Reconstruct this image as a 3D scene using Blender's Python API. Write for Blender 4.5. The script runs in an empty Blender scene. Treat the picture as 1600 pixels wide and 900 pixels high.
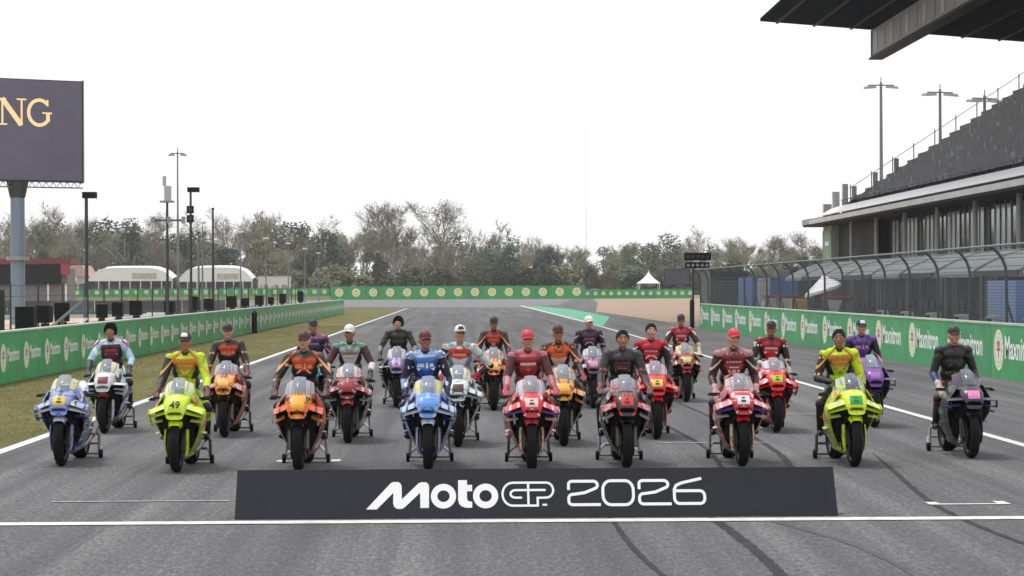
import bpy, bmesh, math, random
import numpy as np
from mathutils import Vector, Matrix
from mathutils.bvhtree import BVHTree

scene = bpy.context.scene
COL = scene.collection
R = math.radians

# ------------------------------------------------------------------ camera
cam_d = bpy.data.cameras.new('camera')
cam = bpy.data.objects.new('camera', cam_d)
COL.objects.link(cam)
cam_d.sensor_width = 36.0
cam_d.lens = 36.0 * 3600 / 1600
cam_d.clip_start = 0.5
cam_d.clip_end = 6000
cam.location = (0, 0, 2.25)
cam.rotation_mode = 'XYZ'
YAW = math.atan(74 / 3600)
cam.matrix_world = (Matrix.Translation((0, 0, 2.25)) @ Matrix.Rotation(-YAW, 4, 'Z')
                    @ Matrix.Rotation(R(90), 4, 'X') @ Matrix.Rotation(-0.0042, 4, 'Z'))
scene.camera = cam

# ------------------------------------------------------------------ sky and sun (bright overcast)
SUN_ELEV, SUN_AZ = R(68), R(-50)          # azimuth measured from +Y towards +X
world = bpy.data.worlds.new('World')
scene.world = world
world.use_nodes = True
wn = world.node_tree
wn.nodes.clear()
w_out = wn.nodes.new('ShaderNodeOutputWorld')
w_bg = wn.nodes.new('ShaderNodeBackground')
w_sky = wn.nodes.new('ShaderNodeTexSky')
w_sky.sky_type = 'NISHITA'
w_sky.sun_disc = False
w_sky.sun_elevation = SUN_ELEV
w_sky.sun_rotation = SUN_AZ
w_sky.air_density = 1.0
w_sky.dust_density = 6.0
w_hsv = wn.nodes.new('ShaderNodeHueSaturation')
w_hsv.inputs['Saturation'].default_value = 0.12
w_mix = wn.nodes.new('ShaderNodeMix')
w_mix.data_type = 'RGBA'
w_mix.inputs['Factor'].default_value = 0.85
w_mix.inputs['B'].default_value = (11.0, 11.0, 11.15, 1)
wn.links.new(w_sky.outputs[0], w_hsv.inputs['Color'])
wn.links.new(w_hsv.outputs[0], w_mix.inputs['A'])
wn.links.new(w_mix.outputs['Result'], w_bg.inputs['Color'])
w_bg.inputs['Strength'].default_value = 0.099
wn.links.new(w_bg.outputs[0], w_out.inputs['Surface'])
sun_d = bpy.data.lights.new('sun', 'SUN')
sun = bpy.data.objects.new('sun', sun_d)
COL.objects.link(sun)
sun_d.energy = 1.5
sun_d.angle = R(10)
sun_d.color = (1.0, 0.975, 0.94)
sdir = Vector((math.sin(SUN_AZ) * math.cos(SUN_ELEV), math.cos(SUN_AZ) * math.cos(SUN_ELEV), math.sin(SUN_ELEV)))
sun.rotation_euler = sdir.to_track_quat('Z', 'Y').to_euler()
sun.location = (0, 0, 60)
scene.view_settings.view_transform = 'Standard'
scene.view_settings.look = 'None'
scene.view_settings.exposure = 0.24
scene.view_settings.gamma = 1.0
scene.view_settings.use_curve_mapping = False
scene.render.resolution_x = 1024
scene.render.resolution_y = 576
scene.render.engine = 'CYCLES'

# ------------------------------------------------------------------ materials
MATS = {}


def lin(h):
    if isinstance(h, (tuple, list)):
        return tuple(h[:3])
    h = h.lstrip('#')
    out = []
    for i in (0, 2, 4):
        c = int(h[i:i + 2], 16) / 255
        out.append(c / 12.92 if c <= 0.04045 else ((c + 0.055) / 1.055) ** 2.4)
    return tuple(out)


def mat(col, rough=0.6, metal=0.0, var=0.12, scale=8.0, bump=0.0, bscale=60.0, coat=0.0, emit=0.0, key=None, spec=0.5):
    k = key or (str(col), rough, metal, var, scale, bump, bscale, coat, emit, spec)
    if k in MATS:
        return MATS[k]
    c = lin(col)
    m = bpy.data.materials.new('m_%d' % len(MATS))
    m.use_nodes = True
    nt = m.node_tree
    b = nt.nodes['Principled BSDF']
    b.inputs['Roughness'].default_value = rough
    b.inputs['Metallic'].default_value = metal
    b.inputs['Specular IOR Level'].default_value = spec
    b.inputs['Coat Weight'].default_value = coat
    b.inputs['Coat Roughness'].default_value = 0.12
    b.inputs['Base Color'].default_value = (*c, 1)
    if var > 0:
        tc = nt.nodes.new('ShaderNodeTexCoord')
        n = nt.nodes.new('ShaderNodeTexNoise')
        n.inputs['Scale'].default_value = scale
        n.inputs['Detail'].default_value = 5
        n.inputs['Roughness'].default_value = 0.65
        mp = nt.nodes.new('ShaderNodeMapRange')
        mp.inputs['From Min'].default_value = 0.3
        mp.inputs['From Max'].default_value = 0.7
        mp.inputs['To Min'].default_value = 1 - var
        mp.inputs['To Max'].default_value = 1 + var * 0.7
        mx = nt.nodes.new('ShaderNodeMix')
        mx.data_type = 'RGBA'
        mx.blend_type = 'MULTIPLY'
        mx.inputs['Factor'].default_value = 1
        mx.inputs['A'].default_value = (*c, 1)
        nt.links.new(tc.outputs['Object'], n.inputs['Vector'])
        nt.links.new(n.outputs[0], mp.inputs['Value'])
        nt.links.new(mp.outputs[0], mx.inputs['B'])
        nt.links.new(mx.outputs['Result'], b.inputs['Base Color'])
    if bump > 0:
        tc2 = nt.nodes.new('ShaderNodeTexCoord')
        n2 = nt.nodes.new('ShaderNodeTexNoise')
        n2.inputs['Scale'].default_value = bscale
        n2.inputs['Detail'].default_value = 3
        bp = nt.nodes.new('ShaderNodeBump')
        bp.inputs['Strength'].default_value = bump
        bp.inputs['Distance'].default_value = 0.01
        nt.links.new(tc2.outputs['Object'], n2.inputs['Vector'])
        nt.links.new(n2.outputs[0], bp.inputs['Height'])
        nt.links.new(bp.outputs[0], b.inputs['Normal'])
    if emit > 0:
        b.inputs['Emission Color'].default_value = (*c, 1)
        b.inputs['Emission Strength'].default_value = emit
    MATS[k] = m
    return m


def paint(col):
    return mat(col, rough=0.38, coat=0.35, var=0.10, scale=14)


def two_tone(a, b_, third=None, t=0.0, slope=0.6, w=0.07):
    """livery paint: colour a above a slanted line, b below, an optional third as a stripe on the line"""
    k = ('two', str(a), str(b_), str(third), t, slope, w)
    if k in MATS:
        return MATS[k]
    m = bpy.data.materials.new('livery_%d' % len(MATS))
    m.use_nodes = True
    nt = m.node_tree
    p = nt.nodes['Principled BSDF']
    p.inputs['Roughness'].default_value = 0.38
    p.inputs['Coat Weight'].default_value = 0.35
    p.inputs['Coat Roughness'].default_value = 0.12
    tc = nt.nodes.new('ShaderNodeTexCoord')
    sp = nt.nodes.new('ShaderNodeSeparateXYZ')
    nt.links.new(tc.outputs['Object'], sp.inputs[0])
    ma = nt.nodes.new('ShaderNodeMath')
    ma.operation = 'MULTIPLY_ADD'
    nt.links.new(sp.outputs['Y'], ma.inputs[0])
    ma.inputs[1].default_value = slope
    nt.links.new(sp.outputs['Z'], ma.inputs[2])
    gt = nt.nodes.new('ShaderNodeMath')
    gt.operation = 'GREATER_THAN'
    nt.links.new(ma.outputs[0], gt.inputs[0])
    gt.inputs[1].default_value = t
    mx = nt.nodes.new('ShaderNodeMix')
    mx.data_type = 'RGBA'
    nt.links.new(gt.outputs[0], mx.inputs['Factor'])
    mx.inputs['A'].default_value = (*lin(b_), 1)
    mx.inputs['B'].default_value = (*lin(a), 1)
    last = mx
    if third:
        cp = nt.nodes.new('ShaderNodeMath')
        cp.operation = 'COMPARE'
        nt.links.new(ma.outputs[0], cp.inputs[0])
        cp.inputs[1].default_value = t
        cp.inputs[2].default_value = w * 0.5
        m2 = nt.nodes.new('ShaderNodeMix')
        m2.data_type = 'RGBA'
        nt.links.new(cp.outputs[0], m2.inputs['Factor'])
        nt.links.new(mx.outputs['Result'], m2.inputs['A'])
        m2.inputs['B'].default_value = (*lin(third), 1)
        last = m2
    nt.links.new(last.outputs['Result'], p.inputs['Base Color'])
    MATS[k] = m
    return m


def busy(c1, c2, c3=None, scale=9.0, frac=0.3, rough=0.38, coat=0.35, tall=0.45, seed=0.0):
    """printed livery: hard edged angular patches of c2 (and small marks of c3) on c1"""
    k = ('busy', str(c1), str(c2), str(c3), scale, frac, rough, coat, tall, seed)
    if k in MATS:
        return MATS[k]
    m = bpy.data.materials.new('print_%d' % len(MATS))
    m.use_nodes = True
    nt = m.node_tree
    p = nt.nodes['Principled BSDF']
    p.inputs['Roughness'].default_value = rough
    p.inputs['Coat Weight'].default_value = coat
    p.inputs['Coat Roughness'].default_value = 0.12
    tc = nt.nodes.new('ShaderNodeTexCoord')
    sx = nt.nodes.new('ShaderNodeSeparateXYZ')
    nt.links.new(tc.outputs['Object'], sx.inputs[0])

    def op(kind, a, b=None, c=None):
        n = nt.nodes.new('ShaderNodeMath')
        n.operation = kind
        for i, v in enumerate((a, b, c)):
            if v is None:
                continue
            if isinstance(v, (int, float)):
                n.inputs[i].default_value = v
            else:
                nt.links.new(v, n.inputs[i])
        return n.outputs[0]

    def band(cx_, cy_, cz_, off, width):
        """1 inside slanted bands mirrored left and right of the centre line"""
        t = op('MULTIPLY', op('ABSOLUTE', sx.outputs['X']), cx_)
        t = op('MULTIPLY_ADD', sx.outputs['Y'], cy_, t)
        t = op('MULTIPLY_ADD', sx.outputs['Z'], cz_, t)
        return op('LESS_THAN', op('FRACT', op('ADD', t, off)), width)

    def over(last, col, fac):
        mx = nt.nodes.new('ShaderNodeMix')
        mx.data_type = 'RGBA'
        nt.links.new(fac, mx.inputs['Factor'])
        if isinstance(last, tuple):
            mx.inputs['A'].default_value = last
        else:
            nt.links.new(last, mx.inputs['A'])
        mx.inputs['B'].default_value = (*lin(col), 1)
        return mx.outputs['Result']

    last = (*lin(c1), 1)
    r1 = math.sin(seed * 12.9) * .5
    last = over(last, c2, band(scale * (.8 + .3 * r1), scale * .30, scale * (-.55 + .3 * r1), seed * .37, frac))
    if c3 is not None:
        last = over(last, c3, band(scale * .75, -scale * .35, scale * .8, seed * .61, .10))
        marks = op('MULTIPLY', band(0, scale * .2, scale * 1.1, seed * .83, .16), band(scale * 4.2, scale * 2.1, 0, seed, .58))
        last = over(last, c3, op('MULTIPLY', marks, band(scale * .45, scale * .3, 0, seed * .29, .5)))
    nt.links.new(last, p.inputs['Base Color'])
    if coat < .1:
        n2 = nt.nodes.new('ShaderNodeTexNoise')
        n2.inputs['Scale'].default_value = 16
        n2.inputs['Detail'].default_value = 4
        n2.inputs['Distortion'].default_value = 1.5
        bp = nt.nodes.new('ShaderNodeBump')
        bp.inputs['Strength'].default_value = .7
        bp.inputs['Distance'].default_value = 0.02
        nt.links.new(tc.outputs['Object'], n2.inputs['Vector'])
        nt.links.new(n2.outputs[0], bp.inputs['Height'])
        nt.links.new(bp.outputs[0], p.inputs['Normal'])
    MATS[k] = m
    return m


def deep(c, g=1.22, k=.84, sat=1.22):
    c = lin(c)
    c = [k * x ** g for x in c]
    l = .3 * c[0] + .55 * c[1] + .15 * c[2]
    return tuple(round(min(.85, max(.003, l + (x - l) * sat)), 4) for x in c)


def shade_of(c, f):
    return tuple(min(.9, x * f) for x in lin(c))


def ramp_mat(name, stops, layers, rough=0.9, bump=0.0, bscale=80.0, spec=0.3):
    """ground material: several noise layers (scale xyz, detail, weight) summed and run through a colour ramp"""
    m = bpy.data.materials.new(name)
    m.use_nodes = True
    nt = m.node_tree
    p = nt.nodes['Principled BSDF']
    p.inputs['Roughness'].default_value = rough
    p.inputs['Specular IOR Level'].default_value = spec
    tc = nt.nodes.new('ShaderNodeTexCoord')
    acc = None
    for (sc, det, wt) in layers:
        mp = nt.nodes.new('ShaderNodeMapping')
        mp.inputs['Scale'].default_value = sc
        n = nt.nodes.new('ShaderNodeTexNoise')
        n.inputs['Scale'].default_value = 1.0
        n.inputs['Detail'].default_value = det
        n.inputs['Roughness'].default_value = 0.6
        nt.links.new(tc.outputs['Object'], mp.inputs[0])
        nt.links.new(mp.outputs[0], n.inputs['Vector'])
        ma = nt.nodes.new('ShaderNodeMath')
        ma.operation = 'MULTIPLY_ADD'
        nt.links.new(n.outputs[0], ma.inputs[0])
        ma.inputs[1].default_value = wt
        if acc is None:
            ma.inputs[2].default_value = 0.5 - 0.5 * sum(l[2] for l in layers)
        else:
            nt.links.new(acc.outputs[0], ma.inputs[2])
        acc = ma
    rp = nt.nodes.new('ShaderNodeValToRGB')
    el = rp.color_ramp.elements
    while len(el) < len(stops):
        el.new(0.5)
    for e, (pos, c) in zip(el, stops):
        e.position = pos
        e.color = (*lin(c), 1)
    nt.links.new(acc.outputs[0], rp.inputs[0])
    nt.links.new(rp.outputs[0], p.inputs['Base Color'])
    if bump:
        n2 = nt.nodes.new('ShaderNodeTexNoise')
        n2.inputs['Scale'].default_value = bscale
        n2.inputs['Detail'].default_value = 2
        nt.links.new(tc.outputs['Object'], n2.inputs['Vector'])
        bp = nt.nodes.new('ShaderNodeBump')
        bp.inputs['Strength'].default_value = bump
        bp.inputs['Distance'].default_value = 0.01
        nt.links.new(n2.outputs[0], bp.inputs['Height'])
        nt.links.new(bp.outputs[0], p.inputs['Normal'])
    return m


def glass_mat(name, tint, alpha=0.45, rough=0.08):
    m = bpy.data.materials.new(name)
    m.use_nodes = True
    nt = m.node_tree
    nt.nodes.clear()
    o = nt.nodes.new('ShaderNodeOutputMaterial')
    p = nt.nodes.new('ShaderNodeBsdfPrincipled')
    p.inputs['Base Color'].default_value = (*lin(tint), 1)
    p.inputs['Roughness'].default_value = rough
    t = nt.nodes.new('ShaderNodeBsdfTransparent')
    x = nt.nodes.new('ShaderNodeMixShader')
    x.inputs[0].default_value = alpha
    nt.links.new(t.outputs[0], x.inputs[1])
    nt.links.new(p.outputs[0], x.inputs[2])
    nt.links.new(x.outputs[0], o.inputs['Surface'])
    return m


# ------------------------------------------------------------------ mesh building
class MB:
    def __init__(s):
        s.v, s.f, s.m = [], [], []

    def add(s, vs, fs, mi=0):
        o = len(s.v)
        s.v += [tuple(p) for p in vs]
        s.f += [tuple(o + i for i in f) for f in fs]
        s.m += [mi] * len(fs)
        return s

    def hexa(s, p, mi=0):
        """8 corners: bottom ring 0-3, top ring 4-7"""
        return s.add(p, [(3, 2, 1, 0), (4, 5, 6, 7), (0, 1, 5, 4), (1, 2, 6, 5), (2, 3, 7, 6), (3, 0, 4, 7)], mi)

    def box(s, x0, x1, y0, y1, z0, z1, mi=0):
        return s.hexa([(x0, y0, z0), (x1, y0, z0), (x1, y1, z0), (x0, y1, z0),
                       (x0, y0, z1), (x1, y0, z1), (x1, y1, z1), (x0, y1, z1)], mi)

    def tube(s, pts, rad, n=8, mi=0, cap=True):
        pts = [Vector(p) for p in pts]
        if not isinstance(rad, (list, tuple)):
            rad = [rad] * len(pts)
        rings = []
        prev = None
        for i, p in enumerate(pts):
            d = (pts[min(i + 1, len(pts) - 1)] - pts[max(i - 1, 0)]).normalized()
            if prev is None:
                a = d.orthogonal().normalized()
            else:
                a = (prev - d * prev.dot(d))
                a = a.normalized() if a.length > 1e-6 else d.orthogonal().normalized()
            prev = a
            b = d.cross(a)
            rings.append([p + (a * math.cos(2 * math.pi * k / n) + b * math.sin(2 * math.pi * k / n)) * rad[i] for k in range(n)])
        return s.loft(rings, cap, cap, mi)

    def loft(s, rings, c0=True, c1=True, mi=0, closed=True):
        n = len(rings[0])
        vs = [p for r in rings for p in r]
        fs = []
        for i in range(len(rings) - 1):
            for k in range(n if closed else n - 1):
                k2 = (k + 1) % n
                fs.append((i * n + k, i * n + k2, (i + 1) * n + k2, (i + 1) * n + k))
        if c0:
            fs.append(tuple(range(n - 1, -1, -1)))
        if c1:
            fs.append(tuple((len(rings) - 1) * n + k for k in range(n)))
        return s.add(vs, fs, mi)

    def shell(s, grid, th, mi=0):
        """a sheet of points made th thick along its normals, closed round the rim"""
        nr, nc = len(grid), len(grid[0])
        g = [[Vector(p) for p in r] for r in grid]
        inn = []
        for i in range(nr):
            row = []
            for j in range(nc):
                du = g[min(i + 1, nr - 1)][j] - g[max(i - 1, 0)][j]
                dv = g[i][min(j + 1, nc - 1)] - g[i][max(j - 1, 0)]
                nn = du.cross(dv)
                nn = nn.normalized() if nn.length > 1e-9 else Vector((0, 0, 1))
                row.append(g[i][j] - nn * th)
            inn.append(row)
        vs = [p for r in g for p in r] + [p for r in inn for p in r]
        o = nr * nc
        fs = []
        for i in range(nr - 1):
            for j in range(nc - 1):
                a, b, c, d = i * nc + j, i * nc + j + 1, (i + 1) * nc + j + 1, (i + 1) * nc + j
                fs += [(a, b, c, d)[::-1], (o + a, o + b, o + c, o + d)]
        rim = [j for j in range(nc)] + [i * nc + nc - 1 for i in range(1, nr)] + \
              [(nr - 1) * nc + j for j in range(nc - 2, -1, -1)] + [i * nc for i in range(nr - 2, 0, -1)]
        for k in range(len(rim)):
            a, b = rim[k], rim[(k + 1) % len(rim)]
            fs.append((a, b, o + b, o + a))
        return s.add(vs, fs, mi)

    def lathe_x(s, prof, c, n=32, mi=0, closed=True):
        """profile of (x, r) turned about the x axis through c"""
        rings = []
        for k in range(n):
            a = 2 * math.pi * k / n
            rings.append([(c[0] + x, c[1] + r * math.sin(a), c[2] + r * math.cos(a)) for x, r in prof])
        m = len(prof)
        vs = [p for r in rings for p in r]
        fs = []
        for k in range(n):
            k2 = (k + 1) % n
            for j in range(m if closed else m - 1):
                j2 = (j + 1) % m
                fs.append((k * m + j, k2 * m + j, k2 * m + j2, k * m + j2))
        return s.add(vs, fs, mi)

    def prism(s, poly, f, d, mi=0):
        """outline poly extruded; f(u, v, w) maps to space"""
        n = len(poly)
        vs = [f(a, b, 0) for a, b in poly] + [f(a, b, d) for a, b in poly]
        fs = [tuple(range(n - 1, -1, -1)), tuple(range(n, 2 * n))]
        fs += [(i, (i + 1) % n, n + (i + 1) % n, n + i) for i in range(n)]
        return s.add(vs, fs, mi)

    def ellipsoid(s, c, r, n=12, m=8, mi=0):
        rings = []
        for i in range(1, m):
            t = math.pi * i / m
            rings.append([(c[0] + r[0] * math.sin(t) * math.cos(2 * math.pi * k / n),
                           c[1] + r[1] * math.sin(t) * math.sin(2 * math.pi * k / n),
                           c[2] - r[2] * math.cos(t)) for k in range(n)])
        return s.loft(rings, True, True, mi)

    def mesh(s, name, slots=1, smooth=40):
        me = bpy.data.meshes.new(name)
        me.from_pydata([tuple(p) for p in s.v], [], s.f)
        for i in range(slots):
            me.materials.append(mat('#808080'))
        if slots > 1:
            me.polygons.foreach_set('material_index', s.m)
        bm = bmesh.new()
        bm.from_mesh(me)
        bmesh.ops.recalc_face_normals(bm, faces=bm.faces)
        bm.to_mesh(me)
        bm.free()
        if smooth:
            me.polygons.foreach_set('use_smooth', [True] * len(me.polygons))
            me.set_sharp_from_angle(angle=R(smooth))
        me.update()
        return me


def place(name, me, mats, parent=None, loc=None, rz=0.0):
    o = bpy.data.objects.new(name, me)
    COL.objects.link(o)
    if not isinstance(mats, (list, tuple)):
        mats = [mats]
    for i, m in enumerate(mats):
        if i < len(o.material_slots):
            o.material_slots[i].link = 'OBJECT'
            o.material_slots[i].material = m
    if parent:
        o.parent = parent
    if loc:
        o.location = loc
    if rz:
        o.rotation_euler = (0, 0, rz)
    return o


def make(name, mb, m, parent=None, loc=None, rz=0.0, smooth=40):
    mats = m if isinstance(m, (list, tuple)) else [m]
    return place(name, mb.mesh(name, len(mats), smooth), mats, parent, loc, rz)


def empty(name, loc=(0, 0, 0), rz=0.0):
    o = bpy.data.objects.new(name, None)
    COL.objects.link(o)
    o.location = loc
    o.rotation_euler = (0, 0, rz)
    o.empty_display_size = 0.2
    return o


def tag(o, label=None, cat=None, group=None, kind=None):
    if label:
        o['label'] = label
    if cat:
        o['category'] = cat
    if group:
        o['group'] = group
    if kind:
        o['kind'] = kind
    return o


def struct(name, mb, m, smooth=0):
    return tag(make(name, mb, m, smooth=smooth), kind='structure')


def sheet(name, poly, z, m, ydiv=1):
    mb = MB()
    mb.add([(x, y, z) for x, y in poly], [tuple(range(len(poly)))])
    return struct(name, mb, m)


def stroke(mb, pts, w, f, off=0.0, closed=False, mi=0):
    """a flat pen line of width w through pts, with mitred joints; f maps (u, v, lift)"""
    n = len(pts)
    L, Rr = [], []
    for i in range(n):
        p = Vector(pts[i])
        a = Vector(pts[(i - 1) % n]) if (closed or i > 0) else None
        b = Vector(pts[(i + 1) % n]) if (closed or i < n - 1) else None
        d1 = (p - a).normalized() if a is not None else None
        d2 = (b - p).normalized() if b is not None else None
        if d1 is None:
            d1 = d2
        if d2 is None:
            d2 = d1
        t = (d1 + d2)
        t = t.normalized() if t.length > 1e-6 else d1
        nn = Vector((-t.y, t.x))
        k = 1 / max(0.5, nn.dot(Vector((-d1.y, d1.x))))
        L.append(p + nn * w * 0.5 * k)
        Rr.append(p - nn * w * 0.5 * k)
    vs = [f(p.x, p.y, off) for p in L] + [f(p.x, p.y, off) for p in Rr]
    fs = []
    for i in range(n if closed else n - 1):
        j = (i + 1) % n
        fs.append((i, j, n + j, n + i))
    mb.add(vs, fs, mi)


def arc(cx, cy, rx, ry, a0, a1, n=12):
    return [(cx + rx * math.cos(R(a0 + (a1 - a0) * i / n)), cy + ry * math.sin(R(a0 + (a1 - a0) * i / n))) for i in range(n + 1)]


def text_poly(body, size, fat=0.0):
    """flat glyph outlines of the built-in font as (verts2d, faces)"""
    cu = bpy.data.curves.new('lettering', 'FONT')
    cu.body = body
    cu.size = size
    cu.align_x = 'LEFT'
    cu.resolution_u = 3
    cu.offset = fat
    o = bpy.data.objects.new('lettering', cu)
    COL.objects.link(o)
    dg = bpy.context.evaluated_depsgraph_get()
    me = bpy.data.meshes.new_from_object(o.evaluated_get(dg))
    vs = [(v.co.x, v.co.y) for v in me.vertices]
    fs = [tuple(p.vertices) for p in me.polygons]
    bpy.data.objects.remove(o)
    bpy.data.curves.remove(cu)
    bpy.data.meshes.remove(me)
    return vs, fs


rng = random.Random(7)

# ================================================================== THE SETTING
m_asphalt = ramp_mat('asphalt', [(0.0, (.036, .036, .040)), (0.30, (.074, .074, .079)), (0.55, (.112, .112, .116)), (1.0, (.29, .29, .29))],
                     [((24, 6.5, 24), 4, 0.95), ((0.30, 0.10, 1), 4, 0.45), ((1.9, 0.028, 1), 5, 0.85), ((70, 24, 70), 2, 0.9)],
                     rough=0.9, bump=0.4, bscale=70, spec=0.2)
m_asphalt_far = ramp_mat('asphalt_far', [(0.25, (.12, .12, .124)), (0.5, (.16, .16, .164)), (0.8, (.21, .21, .21))],
                         [((0.05, 0.3, 1), 4, 0.8), ((2, 2, 2), 3, 0.3)], rough=0.8)
m_grass = ramp_mat('dry_grass', [(0.2, (.078, .080, .026)), (0.45, (.126, .120, .042)), (0.62, (.165, .150, .060)), (0.85, (.20, .178, .08))],
                   [((0.5, 0.12, 1), 5, 0.9), ((3, 1.2, 3), 4, 0.4)], rough=0.95, spec=.1)
m_earth = ramp_mat('dry_earth', [(0.2, (.16, .13, .07)), (0.5, (.27, .22, .13)), (0.8, (.36, .29, .18))],
                   [((0.03, 0.03, 1), 5, 0.9), ((0.6, 0.6, 1), 4, 0.4)], rough=0.95)
m_gravel = ramp_mat('red_gravel', [(0.2, (.22, .15, .11)), (0.5, (.32, .23, .165)), (0.8, (.40, .30, .225))],
                    [((0.08, 0.2, 1), 5, 0.7), ((3, 3, 3), 3, 0.4)], rough=0.95)
m_line = mat((.62, .62, .60), rough=0.7, var=0.28, scale=5)
m_line_worn = mat((.34, .34, .34), rough=0.8, var=0.5, scale=7)
m_green_run = mat((.06, .33, .19), rough=0.7, var=0.25, scale=0.4)
m_rubber_mark = mat((.030, .030, .033), rough=0.8, var=0.45, scale=4, spec=.2)
m_rubber_faint = mat((.088, .088, .092), rough=0.85, var=0.3, scale=3, spec=.2)
m_dirt_road = ramp_mat('dirt_road', [(0.25, (.40, .29, .20)), (0.6, (.55, .42, .31))], [((0.1, 0.3, 1), 5, 1.0)], rough=0.95)

sheet('ground', [(-2500, -200), (2500, -200), (2500, 4000), (-2500, 4000)], -0.03, m_earth)
# asphalt: straight, right apron up to the wall, wide far area where the corner begins
sheet('race_track', [(-6.6, -20), (12.95, -20), (12.95, 140), (12.2, 215), (19, 330), (26, 466), (-60, 466), (-40, 300), (-14, 262), (-6.6, 258)], 0.0, m_asphalt)
sheet('far_asphalt', [(-26, 300), (6, 264), (12, 300), (22, 464), (-58, 464)], 0.006, m_asphalt_far)
sheet('grass_verge', [(-11.05, -20), (-6.6, -20), (-6.6, 258), (-9.5, 262), (-22, 262), (-11.05, 216)], -0.012, m_grass)
sheet('infield_grass', [(-60, 30), (-11.4, 30), (-11.4, 216), (-24, 258), (-60, 258)], -0.018, m_grass)
sheet('dirt_road', [(-30, 76), (-17.5, 76), (-22, 190), (-40, 190)], -0.010, m_dirt_road)
sheet('service_road', [(-48, 150), (-20.5, 205), (-25, 250), (-70, 230), (-90, 190)], -0.006, m_asphalt_far)
sheet('pit_lane', [(13.25, -20), (60, -20), (60, 215), (13.25, 215)], -0.012, m_asphalt_far)
sheet('gravel_trap', [(12.4, 216), (13.1, 150), (80, 216), (90, 467), (26.2, 467), (19.2, 330)], -0.004, m_gravel)
# painted lines (each a sheet just above the asphalt)
def line(name, x0, x1, y0, y1, z=0.008, m=m_line):
    return sheet(name, [(x0, y0), (x1, y0), (x1, y1), (x0, y1)], z, m)


line('edge_line', -6.55, -6.36, -20, 258)
line('edge_line', 7.79, 7.95, -20, 150)
line('start_line', -6.3, 12.9, 22.06, 22.34)
sheet('edge_line', [(7.8, 150.2), (8.05, 150.2), (7.3, 292), (6.9, 292)], 0.008, m_line)
sheet('painted_runoff', [(8.1, 135), (9.2, 150), (11.2, 178), (11.2, 240), (9.4, 272), (7.42, 291)], 0.004, m_green_run)
# grid boxes: thin cross lines with a short return at each end
for gx0, gx1, gy in [(4.77, 5.61, 23.58), (-2.46, -1.63, 29.98), (2.76, 4.38, 33.15), (-4.38, -2.5, 24.46), (-4.23, -3.47, 39.0), (-0.29, 0.2, 39.5),
                     (0.4, 1.5, 51.0), (-2.9, -1.7, 47.5), (3.2, 4.4, 55.0), (5.3, 6.4, 40.5)]:
    mg = m_line if gx0 in (4.77, -2.46) else m_line_worn
    line('grid_line', gx0, gx1, gy, gy + 0.09, m=mg)
    if mg is m_line:
        line('grid_tick', gx0 - 0.001, gx0 + 0.12, gy + 0.095, gy + 0.28, m=mg)
        line('grid_tick', gx1 - 0.12, gx1, gy + 0.095, gy + 0.34, m=mg)


# tyre marks left on the asphalt
def skid(pts, w, z=0.004, m=None):
    mb = MB()
    P = []
    for i in range(len(pts) - 1):
        p0 = Vector(pts[max(i - 1, 0)]); p1 = Vector(pts[i]); p2 = Vector(pts[i + 1]); p3 = Vector(pts[min(i + 2, len(pts) - 1)])
        for k in range(8):
            t = k / 8
            P.append(0.5 * ((2 * p1) + (-p0 + p2) * t + (2 * p0 - 5 * p1 + 4 * p2 - p3) * t * t + (-p0 + 3 * p1 - 3 * p2 + p3) * t ** 3))
    P.append(Vector(pts[-1]))
    n = len(P)
    vs = []
    for i, p in enumerate(P):
        d = (P[min(i + 1, n - 1)] - P[max(i - 1, 0)]).normalized()
        k = w * 0.5 * min(1.0, 0.12 + 4.5 * min(i, n - 1 - i) / n) * (0.8 + 0.4 * math.sin(i * 1.3) ** 2)
        vs += [(p.x - d.y * k, p.y + d.x * k, z), (p.x + d.y * k, p.y - d.x * k, z)]
    mb.add(vs, [(2 * i, 2 * i + 1, 2 * i + 3, 2 * i + 2) for i in range(n - 1)])
    struct('tyre_mark', mb, m or m_rubber_mark)


skid([(1.40, 24.5), (1.42, 22.13), (1.45, 19.69), (1.56, 17.6), (1.8, 14)], 0.055)
skid([(2.3, 25), (2.41, 22.25), (2.46, 20.38), (2.47, 18.72), (2.44, 17.5), (2.3, 14)], 0.10)
skid([(5.5, 31), (5.18, 27.59), (4.9, 24.62), (4.8, 22.54), (4.87, 19.99), (5.2, 17)], 0.07)
skid([(3.1, 44), (3.35, 34), (3.3, 30.5), (3.05, 27.5), (2.4, 25)], 0.07)
skid([(4.1, 47), (4.3, 37), (4.25, 31.5), (4.0, 28), (3.6, 24)], 0.09)
skid([(2.6, 23.5), (3.1, 21.4), (3.45, 19.2), (3.6, 14)], 0.07, m=m_rubber_faint)

# individual dry grass blades on the verge
gv, gf = [], []
grng = np.random.default_rng(3)
N = 45000
gy = 22 + (grng.random(N) ** 1.6) * 120
gx = -11.0 + grng.random(N) * 4.35
ga = grng.random(N) * math.pi
gh = 0.002 + grng.random(N) * 0.010
gw = 0.004 + grng.random(N) * 0.006
dx, dy = np.cos(ga) * gw, np.sin(ga) * gw
lean = (grng.random((N, 2)) - 0.5) * 0.16
V = np.empty((N, 3, 3))
V[:, 0] = np.stack([gx - dx, gy - dy, np.full(N, -0.012)], 1)
V[:, 1] = np.stack([gx + dx, gy + dy, np.full(N, -0.012)], 1)
V[:, 2] = np.stack([gx + lean[:, 0], gy + lean[:, 1], gh], 1)
gme = bpy.data.meshes.new('grass')
gme.vertices.add(N * 3)
gme.vertices.foreach_set('co', V.reshape(-1))
gme.loops.add(N * 3)
gme.loops.foreach_set('vertex_index', np.arange(N * 3))
gme.polygons.add(N)
gme.polygons.foreach_set('loop_start', np.arange(0, N * 3, 3))
gme.update(calc_edges=True)
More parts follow.
